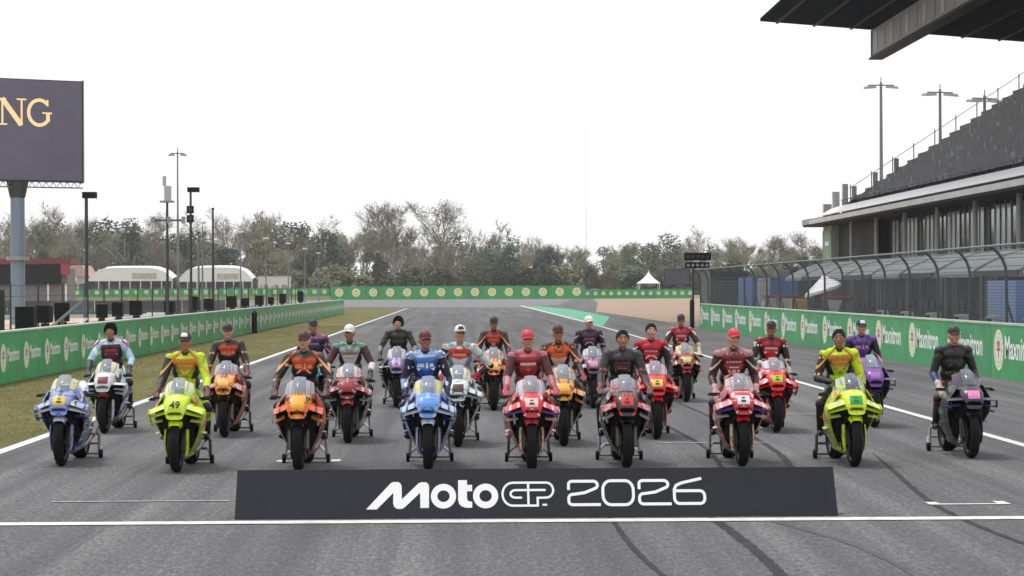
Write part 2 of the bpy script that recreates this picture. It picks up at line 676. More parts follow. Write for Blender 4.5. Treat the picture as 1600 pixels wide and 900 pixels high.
gme.materials.append(mat((.135, .132, .050), rough=0.9, var=0.2, scale=0.7, spec=.1))
go = bpy.data.objects.new('grass', gme)
COL.objects.link(go)
tag(go, 'short dry olive grass on the verge beside the left wall', 'grass', kind='stuff')

# ================================================================== ADVERTISING WALLS
m_green = mat((.045, .315, .105), rough=0.55, var=0.26, scale=0.9)
m_green2 = mat((.040, .275, .098), rough=0.55, var=0.26, scale=0.9)
m_coping = mat((.42, .50, .42), rough=0.6, var=0.2, scale=2)
m_print = mat((.84, .88, .85), rough=0.5, var=0.1)
m_cream = mat((.82, .81, .70), rough=0.5, var=0.1)
m_lime = mat((.36, .55, .20), rough=0.5, var=0.1)
m_redp = mat((.45, .07, .06), rough=0.5, var=0.1)
m_far_disc = mat((.74, .80, .46), rough=0.5, var=0.15, scale=2)
WORD = text_poly('Maxnitron', 1.0, 0.02)
wx0 = min(v[0] for v in WORD[0]); wx1 = max(v[0] for v in WORD[0])


def emblem_mesh(r):
    mb = MB()
    f = lambda u, v, o: (-0.003 - o, u, v)
    n = 28
    def disc(rad, off, mi):
        mb.add([f(rad * math.cos(2 * math.pi * k / n), rad * math.sin(2 * math.pi * k / n), off) for k in range(n)], [tuple(range(n))], mi)
    disc(r, 0.0, 0)
    for k in range(16):                                     # dotted ring
        a = 2 * math.pi * k / 16
        c = (r * 0.82 * math.cos(a), r * 0.82 * math.sin(a))
        mb.add([f(c[0] + r * 0.085 * math.cos(2 * math.pi * j / 6), c[1] + r * 0.085 * math.sin(2 * math.pi * j / 6), 0.002) for j in range(6)], [tuple(range(6))], 1)
    stroke(mb, arc(0, 0, r * 0.62, r * 0.62, 0, 345, 24), r * 0.06, f, 0.002, True, 1)
    stroke(mb, [(0, -r * 0.42), (0, r * 0.46)], r * 0.15, f, 0.003, mi=2)
    stroke(mb, [(-r * 0.36, r * 0.02), (r * 0.36, r * 0.02)], r * 0.13, f, 0.004, mi=2)
    stroke(mb, arc(0, r * 0.2, r * 0.26, r * 0.22, 200, -20, 8), r * 0.10, f, 0.005, mi=2)
    return mb.mesh('emblem', 3, 0)


def word_mesh(length, height_scale, side):
    """lettering printed along a wall; side -1: the right wall (read from the track), +1: the left wall"""
    k = length / (wx1 - wx0)
    vs = [(side * 0.004, side * (x - wx0) * k, y * k * height_scale) for x, y in WORD[0]]
    me = bpy.data.meshes.new('lettering')
    me.from_pydata(vs, [], WORD[1])
    me.materials.append(m_print)
    return me


def ad_wall(label, x, ys, h, thick, side, pitch, em_r, word_len, word_h, zc):
    """side -1: face looks towards -x (right wall); +1: face looks towards +x (left wall)"""
    root = empty('advertising_wall', (x, ys[0], 0))
    tag(root, label, 'wall')
    em = emblem_mesh(em_r)
    wd = word_mesh(word_len, word_h, 1 if side > 0 else -1)
    pm = MB().box(-0.5 * thick, 0.5 * thick, 0.012, pitch - 0.012, 0, h).mesh('panel', 1, 0)
    cm = MB().box(-0.5 * thick - 0.02, 0.5 * thick + 0.02, 0.006, pitch - 0.006, h + 0.002, h + 0.045).mesh('coping', 1, 0)
    n = int((ys[1] - ys[0]) / pitch)
    for i in range(n):
        y = i * pitch
        p = place('panel', pm, m_green if rng.random() < 0.6 else m_green2, root, (side * -0.5 * thick, y, 0))
        place('coping', cm, m_coping, p)
        # reading direction: away from the camera on the left wall, towards it on the right wall
        if side > 0:
            e = place('emblem', em, [m_cream, m_lime, m_redp], p, (0.5 * thick, em_r + 0.16, zc))
            e.rotation_euler = (0, 0, math.pi)
            place('lettering', wd, m_print, p, (0.5 * thick, em_r * 2 + 0.26, zc - 0.09))
        else:
            place('emblem', em, [m_cream, m_lime, m_redp], p, (-0.5 * thick, pitch - em_r - 0.25, zc))
            place('lettering', wd, m_print, p, (-0.5 * thick, pitch - em_r * 2 - 0.40, zc - 0.18))
    return root


ad_wall('long green advertising wall with pale lettering along the left grass verge', -11.05, (40.4, 214), 1.22, 0.25, 1, 2.9, 0.34, 1.5, 1.3, 0.62)
ad_wall('long green advertising wall with pale lettering below the pit fence on the right', 12.95, (40.2, 131.5), 1.31, 0.25, -1, 5.4, 0.50, 3.0, 1.05, 0.70)


def far_wall(label, x0, x1, y, h, pitch, r, z0=0.0, sq=False):
    root = empty('advertising_wall', (x0, y, z0))
    tag(root, label, 'wall')
    pm = MB().box(0.01, pitch - 0.01, 0, 0.3, 0, h).mesh('panel', 1, 0)
    mb = MB()
    if sq:
        mb.add([(pitch / 2 - r, -0.02, h * .56 - r), (pitch / 2 + r, -0.02, h * .56 - r), (pitch / 2 + r, -0.02, h * .56 + r), (pitch / 2 - r, -0.02, h * .56 + r)], [(0, 1, 2, 3)])
        sm = mb.mesh('emblem', 1, 0)
        mats = [mat((.55, .66, .42), rough=.6, var=.2)]
    else:
        f = lambda u, v, o: (pitch / 2 + u, -0.02 - o, h * 0.54 + v)
        mb.add([f(r * math.cos(2 * math.pi * k / 20), r * math.sin(2 * math.pi * k / 20), 0) for k in range(20)], [tuple(range(20))], 0)
        stroke(mb, arc(0, 0, r * 0.55, r * 0.55, 0, 345, 18), r * 0.14, f, 0.02, True, 1)
        stroke(mb, [(0, -r * .3), (0, r * .4)], r * .16, f, 0.03, mi=1)
        sm = mb.mesh('emblem', 2, 0)
        mats = [m_far_disc, mat((.55, .34, .16), rough=.6)]
    for i in range(int((x1 - x0) / pitch)):
        p = place('panel', pm, m_green if rng.random() < .6 else m_green2, root, (i * pitch, 0, 0))
        place('emblem', sm, mats, p)


far_wall('far green wall with a row of large yellow discs across the end of the straight', -27.3, 24.6, 470, 2.7, 3.46, 0.85)
far_wall('far lower green wall with small pale squares right of the yellow discs', 24.4, 48, 472, 1.9, 1.62, 0.36, 0, True)
far_wall('far green wall with small pale squares in front of the white marquees', -104, -27.5, 480, 1.7, 2.05, 0.42, 0.7, True)
mb = MB()
mb.hexa([(-170, 468, -0.04), (-27, 468, -0.04), (-27, 500, -0.04), (-170, 500, -0.04), (-170, 478, 0.7), (-28, 478, 0.7), (-28, 500, 0.7), (-170, 500, 0.7)])
struct('grass_bank', mb, m_grass)

# ================================================================== DEBRIS FENCE ON THE RIGHT
m_galv = mat((.20, .22, .22), rough=0.5, metal=0.6, var=0.2)
m_dark_steel = mat((.055, .06, .065), rough=0.5, metal=0.3, var=0.2)
m_wire = mat((.05, .057, .06), rough=0.5, metal=0.5, var=0.1)
m_post = mat((.10, .105, .11), rough=.5, metal=.4, var=.2)
fence = empty('debris_fence', (13.7, 40, 0))
tag(fence, 'tall wire debris fence with bent posts above the right green wall', 'fence')
pmb = MB()
pmb.tube([(0, 0, 0), (0, 0, 2.55), (-0.03, 0, 2.75), (-0.11, 0, 2.95), (-0.24, 0, 3.12), (-0.40, 0, 3.26)], 0.042, 8)
pmb.box(-0.09, 0.09, -0.09, 0.09, -0.01, 0.03)
pme = pmb.mesh('post')
sme = MB().tube([(0, 0, 1.9), (0.55, 0, 0.0)], 0.03, 6).mesh('stay')
YF = [1.2 + 4.2 * i for i in range(23)]
for y in YF:
    p = place('post', pme, m_post, fence, (0, y, 0))
    place('stay', sme, m_post, p)
prof = [(0, 1.30 + 0.156 * i) for i in range(9)] + [(-0.03, 2.75), (-0.11, 2.95), (-0.17, 3.04), (-0.25, 3.13), (-0.32, 3.20), (-0.40, 3.26)]
wmb = MB()
for i, (px, pz) in enumerate(prof):
    r = 0.018 if i in (0, 8, 14) else 0.010
    wmb.tube([(px, YF[0], pz), (px, YF[-1], pz)], r, 4)
for pz in [1.38 + 0.156 * i for i in range(8)]:
    wmb.tube([(0, YF[0], pz), (0, YF[-1], pz)], 0.008, 4)
y = YF[0]
while y < YF[-1]:
    for (a, b) in zip(prof[:-1], prof[1:]):
        pass
    wmb.add([(p[0] - 0.006, y - 0.010, p[1]) for p in prof] + [(p[0] - 0.006, y + 0.010, p[1]) for p in prof],
            [(k, k + 1, len(prof) + k + 1, len(prof) + k) for k in range(len(prof) - 1)])
    y += 0.09
tag(make('wire_mesh', wmb, m_wire, fence, smooth=0), kind='stuff')
for i in range(22):
    rm = MB().tube([(-0.40, YF[i], 3.26), (-0.40, YF[i + 1], 3.26)], 0.03, 6) if i == 0 else None
    if rm:
        rme = rm.mesh('top_rail')
    place('top_rail', rme, m_galv, fence, (0.0, 4.2 * i, 0.0))
# ================================================================== PIT WALL SHELTERS
m_poly = glass_mat('polycarbonate', (.24, .28, .275), 0.60, 0.75)
m_counter = mat((.05, .05, .055), rough=0.6)
m_screen = mat((.03, .035, .05), rough=0.25)
m_white = mat((.80, .80, .82), rough=0.45, var=0.08)
m_grey = mat((.28, .29, .30), rough=0.6, var=0.15)
m_black = mat((.011, .011, .013), rough=0.65, var=0.2, spec=.2)
ords = ['first', 'second', 'third', 'fourth', 'fifth', 'sixth', 'seventh', 'eighth', 'ninth', 'tenth', 'eleventh', 'twelfth', 'thirteenth', 'fourteenth', 'fifteenth', 'sixteenth', 'seventeenth', 'eighteenth']
SL = 5.6
rmb = MB()
grid = []
for i in range(7):
    t = i / 6
    grid.append([(0.0 + 2.1 * t, y, 2.72 + 0.75 * math.sin(t * 1.45) ** 0.9) for y in (0.1, SL / 2, SL - 0.1)])
rmb.shell(grid, 0.02)
roof_me = rmb.mesh('roof')
fr = MB()
fr.tube([(0.3, 0, 0), (0.3, 0, 2.86)], 0.04, 6)
fr.tube([(2.0, 0, 0), (2.0, 0, 3.36)], 0.04, 6)
fr.tube([(0.0 + 2.1 * i / 6, 0, 2.69 + 0.75 * math.sin(i / 6 * 1.45) ** 0.9 - 0.03) for i in range(7)], 0.03, 6)
frame_me = fr.mesh('frame')
cn = MB().box(0.55, 1.1, 0.3, SL - 0.3, 0.05, 1.15)
cn.box(0.5, 1.15, 0.25, SL - 0.25, 1.152, 1.20)
counter_me = cn.mesh('counter')
sc_me = MB().box(-0.03, 0.03, -0.3, 0.3, 0, 0.38).mesh('monitor')
stool = MB()
stool.tube([(0, 0, 0.05), (0, 0, 0.75)], 0.03, 6)
stool.tube([(0, 0, 0.75), (0, 0, 0.82)], 0.17, 10)
stool.box(0.12, 0.17, -0.16, 0.16, 0.82, 1.15)
stool_me = stool.mesh('stool')
back_me = MB().box(2.04, 2.10, 0.2, SL - 0.2, 0.1, 2.55).mesh('back_panel', 1, 0)
fas_me = MB().box(-0.04, 0.02, 0.1, SL - 0.1, 2.55, 2.715).mesh('fascia', 1, 0)
accent = [(.03, .05, .13), (.12, .02, .02), (.03, .03, .035), (.06, .065, .07), (.05, .03, .08), (.035, .04, .045), (.09, .04, .02), (.03, .035, .06), (.04, .04, .045), (.07, .07, .075), (.03, .035, .04)]
for i in range(10):
    s = empty('pit_shelter', (16.0, 54 + i * (SL + 0.5), 0))
    tag(s, 'open pit wall shelter with curved clear roof behind the fence, %s from the right' % ords[i], 'shelter', 'pit wall shelters behind the fence')
    place('roof', roof_me, m_poly, s)
    place('frame', frame_me, m_galv, s, (0, 0.12, 0))
    place('frame', frame_me, m_galv, s, (0, SL - 0.12, 0))
    place('counter', counter_me, mat(accent[i], rough=.5), s)
    place('back_panel', back_me, mat(accent[(i * 3 + 1) % 11], rough=.5), s)
    place('fascia', fas_me, m_grey if i % 2 else m_counter, s)
    for k in range(4):
        place('monitor', sc_me, m_screen, s, (0.7, 0.95 + 1.2 * k, 1.36))
        place('stool', stool_me, m_black, s, (1.5, 0.95 + 1.2 * k, 0))

# ================================================================== PIT BUILDING AND GRANDSTAND
m_conc = mat((.30, .30, .29), rough=0.8, var=0.18, scale=0.5)
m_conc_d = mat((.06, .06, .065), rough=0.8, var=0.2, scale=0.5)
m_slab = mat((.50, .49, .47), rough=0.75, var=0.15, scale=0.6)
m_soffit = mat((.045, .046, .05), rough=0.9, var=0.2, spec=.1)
m_pane = mat((.16, .175, .18), rough=0.06, metal=.55, var=0.1, spec=1.0)
m_pane_l = mat((.52, .55, .57), rough=0.12, var=0.12, scale=.8, spec=.8)  # pale colour like white blinds; the panes' brightness is painted in
m_mull = mat((.11, .115, .12), rough=0.5)
m_greenwall = mat((.22, .34, .21), rough=0.6, var=0.45, scale=0.35)
bld = empty('pit_building', (30, 100, 0))
tag(bld, 'two storey grey pit building with glazed upper floor behind the fence', 'building')
BX0, BX1, BY0, BY1 = 0.0, 16.0, -20.0, 96.0       # local to bld
mb = MB().box(BX0 + 1.5, BX1, BY0, BY1 - 0.4, 0, 3.9)
make('ground_floor', mb, m_conc_d, bld, smooth=0)  # concrete darkened: shade of the sunless garages is put into the colour
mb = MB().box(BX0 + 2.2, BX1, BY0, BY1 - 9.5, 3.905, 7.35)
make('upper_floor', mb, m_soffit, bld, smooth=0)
make('recess_shade', MB().box(BX0 + 1.2, BX0 + 2.195, BY1 - 22, BY1 - 4.7, 4.2, 7.34), m_black, bld, smooth=0)  # solid black block, the recess's shade put into its colour
mb = MB().box(BX0 + 0.2, BX0 + 1.15, BY0, BY1 - 0.2, 3.55, 4.15)
make('balcony', mb, m_conc, bld, smooth=0)
# the end room with the green mural panel
mb = MB().box(BX0 + 0.6, BX1 - 0.4, BY1 - 4.6, BY1 - 0.05, 3.91, 7.35)
make('end_room', mb, m_conc, bld, smooth=0)
for k in range(3):
    make('mural_panel', MB().box(BX0 + 0.54, BX0 + 0.59, BY1 - 4.5 + 1.5 * k, BY1 - 3.03 + 1.5 * k, 4.6, 7.0), m_greenwall, bld, smooth=0)
make('mural_mark', MB().box(BX0 + 0.51, BX0 + 0.535, BY1 - 3.4, BY1 - 1.6, 5.7, 6.05), m_print, bld, smooth=0)
make('front_mural', MB().box(BX0 + 0.9, BX0 + 4.2, BY1 - 4.66, BY1 - 4.605, 4.7, 7.1), m_greenwall, bld, smooth=0)
# floor slab with a light fascia that overhangs the glazing
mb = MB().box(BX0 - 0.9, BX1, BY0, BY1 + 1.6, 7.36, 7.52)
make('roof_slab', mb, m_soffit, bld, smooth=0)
mb = MB().box(BX0 - 1.0, BX0 - 0.72, BY0, BY1 - 2.6, 7.50, 7.86)
make('fascia', mb, m_slab, bld, smooth=0)
mb = MB().box(BX0 - 0.95, BX1, BY1 - 2.55, BY1 + 1.8, 7.53, 7.98)
make('end_roof', mb, m_conc, bld, smooth=0)
mb = MB().box(BX0 - 0.7, BX1, BY0, BY1 - 2.6, 7.525, 7.98)
make('deck', mb, m_conc_d, bld, smooth=0)
# white roof sheets, tilted up to catch more sky and sun
wp = MB().hexa([(-.75, .02, 0), (-.75, 3.08, 0), (-.70, 3.08, -.03), (-.70, .02, -.03), (.55, .02, .72), (.55, 3.08, .72), (.60, 3.08, .69), (.60, .02, .69)]).mesh('sloped_roof_sheet', 1, 0)
i = 0
y = BY0
while y < BY1 - 10:
    place('sloped_roof_sheet', wp, m_white, bld, (BX0 - 0.25, y, 8.03))
    y += 3.1
make('parapet_rail', MB().tube([(BX0 + 0.5, BY0, 9.25), (BX0 + 0.5, BY1 - 10, 9.25)], 0.035, 6), m_dark_steel, bld)
prm = MB().tube([(0, 0, 7.9), (0, 0, 9.25)], 0.025, 6).mesh('rail_post')
for k in range(52):
    place('rail_post', prm, m_dark_steel, bld, (BX0 + 0.5, BY0 + 0.02 + 2.06 * k, 0))
# upper glazing: panes between mullions
pane_me = MB().box(-0.02, 0.02, 0.05, 1.35, 0, 2.95).mesh('pane', 1, 0)
mul_me = MB().box(-0.055, 0.0, -0.06, 0.06, 0, 3.2).mesh('mullion', 1, 0)
y = BY0
k = 0
while y < BY1 - 24:
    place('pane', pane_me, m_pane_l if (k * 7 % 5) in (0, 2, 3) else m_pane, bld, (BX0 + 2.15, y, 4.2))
    place('mullion', mul_me, m_mull if k % 3 else m_conc, bld, (BX0 + 2.12, y, 4.16))
    y += 1.4
    k += 1
# ground floor garages: door openings with dark roller doors between piers
pier_me = MB().box(-0.25, 0.3, -0.35, 0.35, 0, 3.54).mesh('pier', 1, 0)
door_me = MB()
for j in range(9):
    door_me.box(-0.03 - 0.01 * (j % 2), 0.02, 0.4, 5.55, 0.02 + 0.345 * j, 0.02 + 0.345 * (j + 1) - 0.012)
door_me = door_me.mesh('garage_door', 1, 0)
dcol = [m_black, m_counter, mat((.08, .085, .09), rough=.5), m_black, mat((.16, .165, .17), rough=.5), m_counter]
for k in range(19):
    place('pier', pier_me, m_conc, bld, (BX0 + 1.25, BY0 + 6.0 * k, 0))
    place('garage_door', door_me, dcol[k % 6], bld, (BX0 + 1.45, BY0 + 6.0 * k, 0))
col_me = MB().tube([(0, 0, 3.9), (0, 0, 7.36)], 0.16, 10).mesh('column')
for k in range(10):
    place('column', col_me, m_conc, bld, (BX0 + 0.5, BY0 + 2 + 11 * k, 0))

# grandstand above: raked tiers with seats, side stairs, floodlit canopy
m_tier = mat((.055, .058, .065), rough=0.8, var=0.25)
m_seat = mat((.05, .054, .066), rough=0.5, var=0.4, scale=0.9)
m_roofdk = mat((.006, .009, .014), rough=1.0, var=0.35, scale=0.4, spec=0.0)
gs = empty('grandstand', (31, 100, 8))
tag(gs, 'dark raked grandstand seating above the pit building with cantilevered canopy', 'grandstand')
NT = 26
GY0, GY1 = -20.0, 86.0
sv = MB()
tier_me = MB().box(0, 0.86, GY0, GY1, -0.9, 0.02).mesh('tier', 1, 0)
srng = random.Random(4)
for t in range(NT):
    x, z = 0.86 * t, 0.9 + 0.56 * t
    place('tier', tier_me, m_tier, gs, (x, 0, z))
    y = GY0 + 0.3
    while y < GY1 - 0.4:
        if True:
            mi = 0 if srng.random() < .72 else (1 if srng.random() < .8 else 2)
            dz = 0.38 + 0.03 * srng.random()
            sv.box(x + 0.30, x + 0.62, y, y + 0.44, z + 0.30, z + 0.34, mi)
            sv.box(x + 0.60, x + 0.66, y, y + 0.44, z + 0.341, z + 0.34 + dz, mi)
        y += 0.56
tag(make('seats', sv, [m_seat, mat((.028, .03, .038), rough=.5, var=.3), mat((.16, .165, .18), rough=.5, var=.3)], gs, smooth=0), kind='stuff')
# end wall and stair rails at the far end, stepping up
ew = MB()
ew.prism([(0.0, -0.1), (0.86 * NT, -0.1), (0.86 * NT, 0.9 + 0.56 * NT), (0.0, 1.0)], lambda a, b, d: (a, GY1 + 0.02 + d, b), 0.2)
make('end_wall', ew, m_tier, gs, smooth=0)
for t in range(0, NT, 2):
    x, z = 0.86 * t + 0.3, 0.9 + 0.56 * t
    make('stair_post', MB().tube([(x, GY1 + 0.15, z - 0.2), (x, GY1 + 0.15, z + 1.6)], 0.045, 6), m_galv, gs)
    if t < 5:
        make('stair_panel', MB().box(x + 0.1, x + 0.5, GY1 + 0.1, GY1 + 0.14, z + 0.1, z + 1.5), m_slab, gs, smooth=0)
make('stair_rail', MB().tube([(0.2, GY1 + 0.15, 2.2), (0.86 * NT, GY1 + 0.15, 2.2 + 0.56 * NT)], 0.03, 6), m_galv, gs)
# small boxes at the front corner of the stand
for (dx, dy, w, h) in [(-1.2, 4.5, 1.1, 1.1), (-0.9, 1.5, 0.9, 2.0), (-0.2, 0.8, 0.7, 2.6)]:
    make('vent_box', MB().box(dx, dx + w * .6, GY1 + dy, GY1 + dy + 0.6, 0.0, h), m_slab, gs, smooth=0)
# canopy over the stand (slightly falling towards the back), seen from below at its far end
def canopy_z(x):                                   # world x -> world z of the soffit
    return 23.75 - (x - 24.0) * 0.08


cv = []
for (x, y) in [(24.0, 186), (62, 186), (62, 88), (24.0, 88)]:
    cv.append((x - 31, y - 100, canopy_z(x) - 8))
top = [(x, y, z + (0.25 if i in (0, 3) else 1.6)) for i, (x, y, z) in enumerate(cv)]
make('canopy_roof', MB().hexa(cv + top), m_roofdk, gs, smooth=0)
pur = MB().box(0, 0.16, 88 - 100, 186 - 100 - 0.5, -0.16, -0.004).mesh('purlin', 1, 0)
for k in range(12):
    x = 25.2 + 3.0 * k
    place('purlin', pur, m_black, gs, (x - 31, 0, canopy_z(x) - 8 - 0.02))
bm_x = 33.0
make('canopy_beam', MB().box(bm_x - 31, bm_x - 31 + 0.7, -12, 85.4, 20.9 - 8, canopy_z(bm_x + 0.7) - 8 - 0.01), m_grey, gs, smooth=0)
make('beam_end', MB().box(bm_x - 31 - 0.05, bm_x - 31 + 0.75, 85.42, 85.9, 20.75 - 8, canopy_z(bm_x + 0.8) - 8 - 0.01), m_black, gs, smooth=0)
make('beam_flange', MB().box(bm_x - 31 - 0.2, bm_x - 31 + 0.9, -12, 86.0, 20.6 - 8, 20.745 - 8), m_black, gs, smooth=0)
fin = MB().box(-0.03, 0.0, -0.6, 0.6, 0.2, 1.7).mesh('beam_panel', 1, 0)
for k in range(14):
    place('beam_panel', fin, m_slab if k % 2 == 0 else m_grey, gs, (bm_x - 31 - 0.01, 83.5 - 3.2 * k, 20.9 - 8))
colm = MB().tube([(0, 0, -8), (0, 0, 12.6)], 0.45, 12).mesh('canopy_column')
for k in range(5):
    place('canopy_column', colm, m_conc, gs, (58 - 31, 80 - 22 * k, 0))

# ------------------------------------------------------------------ things in the pit lane behind the fence
m_blue = mat((.06, .15, .38), rough=0.5, var=0.12)
m_blue_l = mat((.20, .29, .50), rough=0.5, var=0.12)
m_red = mat((.38, .035, .04), rough=0.45, var=0.12)
m_yel = mat((.55, .36, .10), rough=0.5, var=0.12)
d = empty('blue_hoarding', (15.15, 57.8, 0))
tag(d, 'tall blue hoarding panels behind the fence at the right edge', 'hoarding')
for k in range(5):
    make('panel', MB().box(0, 0.12, 1.75 * k, 1.75 * k + 1.7, 0.05, 2.4), m_blue_l if k > 2 else m_blue, d, smooth=0)
    make('foot', MB().box(-0.1, 0.6, 1.75 * k + 0.8, 1.75 * k + 0.9, 0, 0.05), m_grey, d, smooth=0)
d = empty('shipping_container', (15.0, 120, 0))
tag(d, 'blue ribbed container behind the far end of the fence', 'container')
mb = MB()
for k in range(16):
    mb.box(0.15 * k, 0.15 * k + 0.09, -0.04, 0.0, 0.1, 2.65)
make('ribs', mb, m_blue, d, smooth=0)
make('body', MB().box(0, 2.4, 0.003, 6, 0.05, 2.75), m_blue, d, smooth=0)
make('door', MB().box(0.1, 0.75, -0.07, -0.045, 0.15, 2.5), m_blue_l, d, smooth=0)


def cart(loc, body, label, rz=0.0):
    c = empty('service_cart', loc, rz)
    tag(c, label, 'cart')
    b = MB().box(-1.0, 1.0, -0.55, 0.55, 0.35, 0.95)
    b.prism([(-1.0, 0.952), (-0.1, 0.952), (-0.2, 1.15), (-1.0, 1.2)], lambda a, z, q: (a, -0.5 + q, z), 1.0)
    make('body', b, mat(body, rough=.4, coat=.3), c)
    make('cabin', MB().prism([(-0.05, 0.953), (1.0, 0.953), (0.95, 1.75), (0.15, 1.75)], lambda a, z, q: (a, -0.48 + q, z), 0.96), m_pane, c, smooth=0)
    make('roof', MB().box(0.05, 1.05, -0.55, 0.55, 1.752, 1.84), mat(body, rough=.4, coat=.3), c, smooth=0)
    w = MB().lathe_x([(-0.08, 0.12), (-0.09, 0.2), (-0.06, 0.27), (0.06, 0.27), (0.09, 0.2), (0.08, 0.12)], (0, 0, 0.27), 16).mesh('wheel')
    for x in (-0.65, 0.65):
        for y in (-0.52, 0.52):
            o = place('wheel', w, m_black, c, (x, y, 0))
            o.rotation_euler = (0, 0, math.pi / 2)
    for y in (-0.35, 0.35):
        make('lamp', MB().box(-1.03, -1.003, y - 0.1, y + 0.1, 0.7, 0.85), m_white, c, smooth=0)


cart((15.35, 109, 0), (.33, .03, .035), 'red service cart with dark cabin behind the fence, nearest the yellow cupboard', 1.55)
cart((15.35, 113, 0), (.30, .03, .05), 'dark red service cart behind the fence beside the blue container', 1.57)
cart((15.35, 94, 0), (.26, .03, .03), 'dark red service cart parked right of the white parasol', 1.6)
d = empty('tall_cabinet', (15.0, 117, 0))
tag(d, 'tall narrow grey cabinet with white notices behind the fence', 'cabinet')
make('body', MB().box(0, 0.55, 0, 0.5, 0, 2.7), mat((.42, .43, .45), rough=.5), d, smooth=0)
for z in (0.35, 0.8, 1.25):
    make('notice', MB().box(0.1, 0.45, -0.012, -0.002, z, z + 0.28), m_white, d, smooth=0)
d = empty('parasol', (15.3, 98, 0))
tag(d, 'small tilted white parasol behind the fence', 'parasol')
make('pole', MB().tube([(0, 0, 0), (0, 0, 2.5)], 0.025, 6), m_galv, d)
cp = MB()
n = 8
ring = [(0.8 * math.cos(2 * math.pi * k / n), 0.8 * math.sin(2 * math.pi * k / n), 2.15 + 0.25 * math.cos(2 * math.pi * k / n)) for k in range(n)]
ring2 = [(x, y_, z - 0.12) for x, y_, z in ring]
cp.add([(0, 0, 2.75)] + ring + ring2, [(0, 1 + k, 1 + (k + 1) % n) for k in range(n)] + [(1 + k, 1 + n + k, 1 + n + (k + 1) % n, 1 + (k + 1) % n) for k in range(n)])
make('canopy', cp, m_white, d, smooth=0)
d = empty('cupboard', (15.0, 105.5, 0))
tag(d, 'yellow brown cupboard behind the fence between the red carts', 'cupboard')
make('body', MB().box(0, 0.8, 0, 0.6, 0.08, 1.7), m_yel, d, smooth=0)
make('door', MB().box(0.06, 0.74, -0.02, -0.004, 0.2, 1.6), mat((.45, .28, .08), rough=.5), d, smooth=0)
# white concrete feet line behind the right wall
for k in range(9):
    b = empty('barrier_block', (14.45, 46 + 4.2 * k, 0))
    tag(b, 'low white block in the row behind the right green wall, %s from the right' % (ords + ['last'])[k], 'block', 'white blocks behind the right wall')
    make('body', MB().box(0, 0.3, 0, 0.8, 0, 1.42), mat((.42, .43, .43), rough=.6), b, smooth=0)
    make('hole', MB().box(-0.012, -0.002, 0.1, 0.7, 1.0, 1.36), m_black, b, smooth=0)

for k, (x, y, c, lab) in enumerate([(22.5, 150, (.035, .04, .05), 'dark grey box truck parked beyond the fence, right of the blue container'), (28.5, 158, (.05, .055, .06), 'dark box truck parked beyond the fence, nearest the pit building'), (17.6, 153, (.045, .05, .052), 'charcoal box truck parked beyond the fence, left of the blue container')]):
    t = empty('box_truck', (x, y, 0))
    tag(t, lab, 'truck', 'box trucks beyond the fence')
    make('cargo_box', MB().box(-1.25, 1.25, 0, 6.5, 0.9, 3.3), mat(c, rough=.5), t, smooth=0)
    make('rear_door', MB().box(-1.1, -.02, -.03, -.004, 1.0, 3.15), mat(c, rough=.4), t, smooth=0)
    make('rear_door', MB().box(.02, 1.1, -.03, -.004, 1.0, 3.15), mat(c, rough=.4), t, smooth=0)
    make('chassis', MB().box(-1.0, 1.0, .1, 8.4, .5, .89), m_black, t, smooth=0)
    make('cab', MB().prism([(6.6, .9), (8.5, .9), (8.4, 1.8), (7.9, 2.6), (6.6, 2.6)], lambda a, b, d_: (-1.1 + d_, a, b), 2.2), mat(c, rough=.4, coat=.3), t, smooth=0)
    w = MB().lathe_x([(-.12, .2), (-.13, .4), (-.1, .48), (.1, .48), (.13, .4), (.12, .2)], (0, 0, .48), 18).mesh('wheel')
    for wx in (-1.0, 1.0):
        for wy in (1.4, 7.4):
            place('wheel', w, m_black, t, (wx, wy, 0))

# start light board at the far end of the right wall
d = empty('start_light_board', (13.2, 133, 0))
tag(d, 'black light board on a post at the far end of the right fence', 'light board')
make('post', MB().tube([(0, 0, 0), (0, 0, 3.5)], 0.06, 8), m_dark_steel, d)
make('upper_board', MB().box(-0.5, 1.05, -0.1, 0.1, 3.8, 4.25), m_black, d, smooth=0)
make('lower_board', MB().box(-0.45, 0.95, -0.1, 0.1, 3.35, 3.7), m_black, d, smooth=0)
lam = MB().tube([(0, -0.13, 0), (0, -0.102, 0)], 0.09, 12).mesh('lamp_lens')
for k in range(5):
    place('lamp_lens', lam, mat((.05, .02, .02), rough=.2), d, (-0.3 + 0.29 * k, 0, 4.02))
    place('lamp_lens', lam, m_grey, d, (-0.28 + 0.27 * k, 0, 3.52))
d = empty('marker_post', (12.45, 126, 0))
tag(d, 'black padded post at the far end of the right wall', 'post')
make('pad', MB().tube([(0, 0, 0.02), (0, 0, 1.5), (0, 0, 1.56)], [0.13, 0.13, 0.08], 12), m_black, d)
make('cap', MB().tube([(0, 0, 1.562), (0, 0, 1.62)], 0.07, 10), m_dark_steel, d)
d = empty('marker_post', (-10.75, 118, 0))
tag(d, 'black padded post standing against the left green wall', 'post')
make('pad', MB().tube([(0, 0, -0.01), (0, 0, 1.05), (0, 0, 1.1)], [0.14, 0.14, 0.08], 12), m_black, d)
make('cap', MB().tube([(0, 0, 1.102), (0, 0, 1.16)], 0.07, 10), m_dark_steel, d)


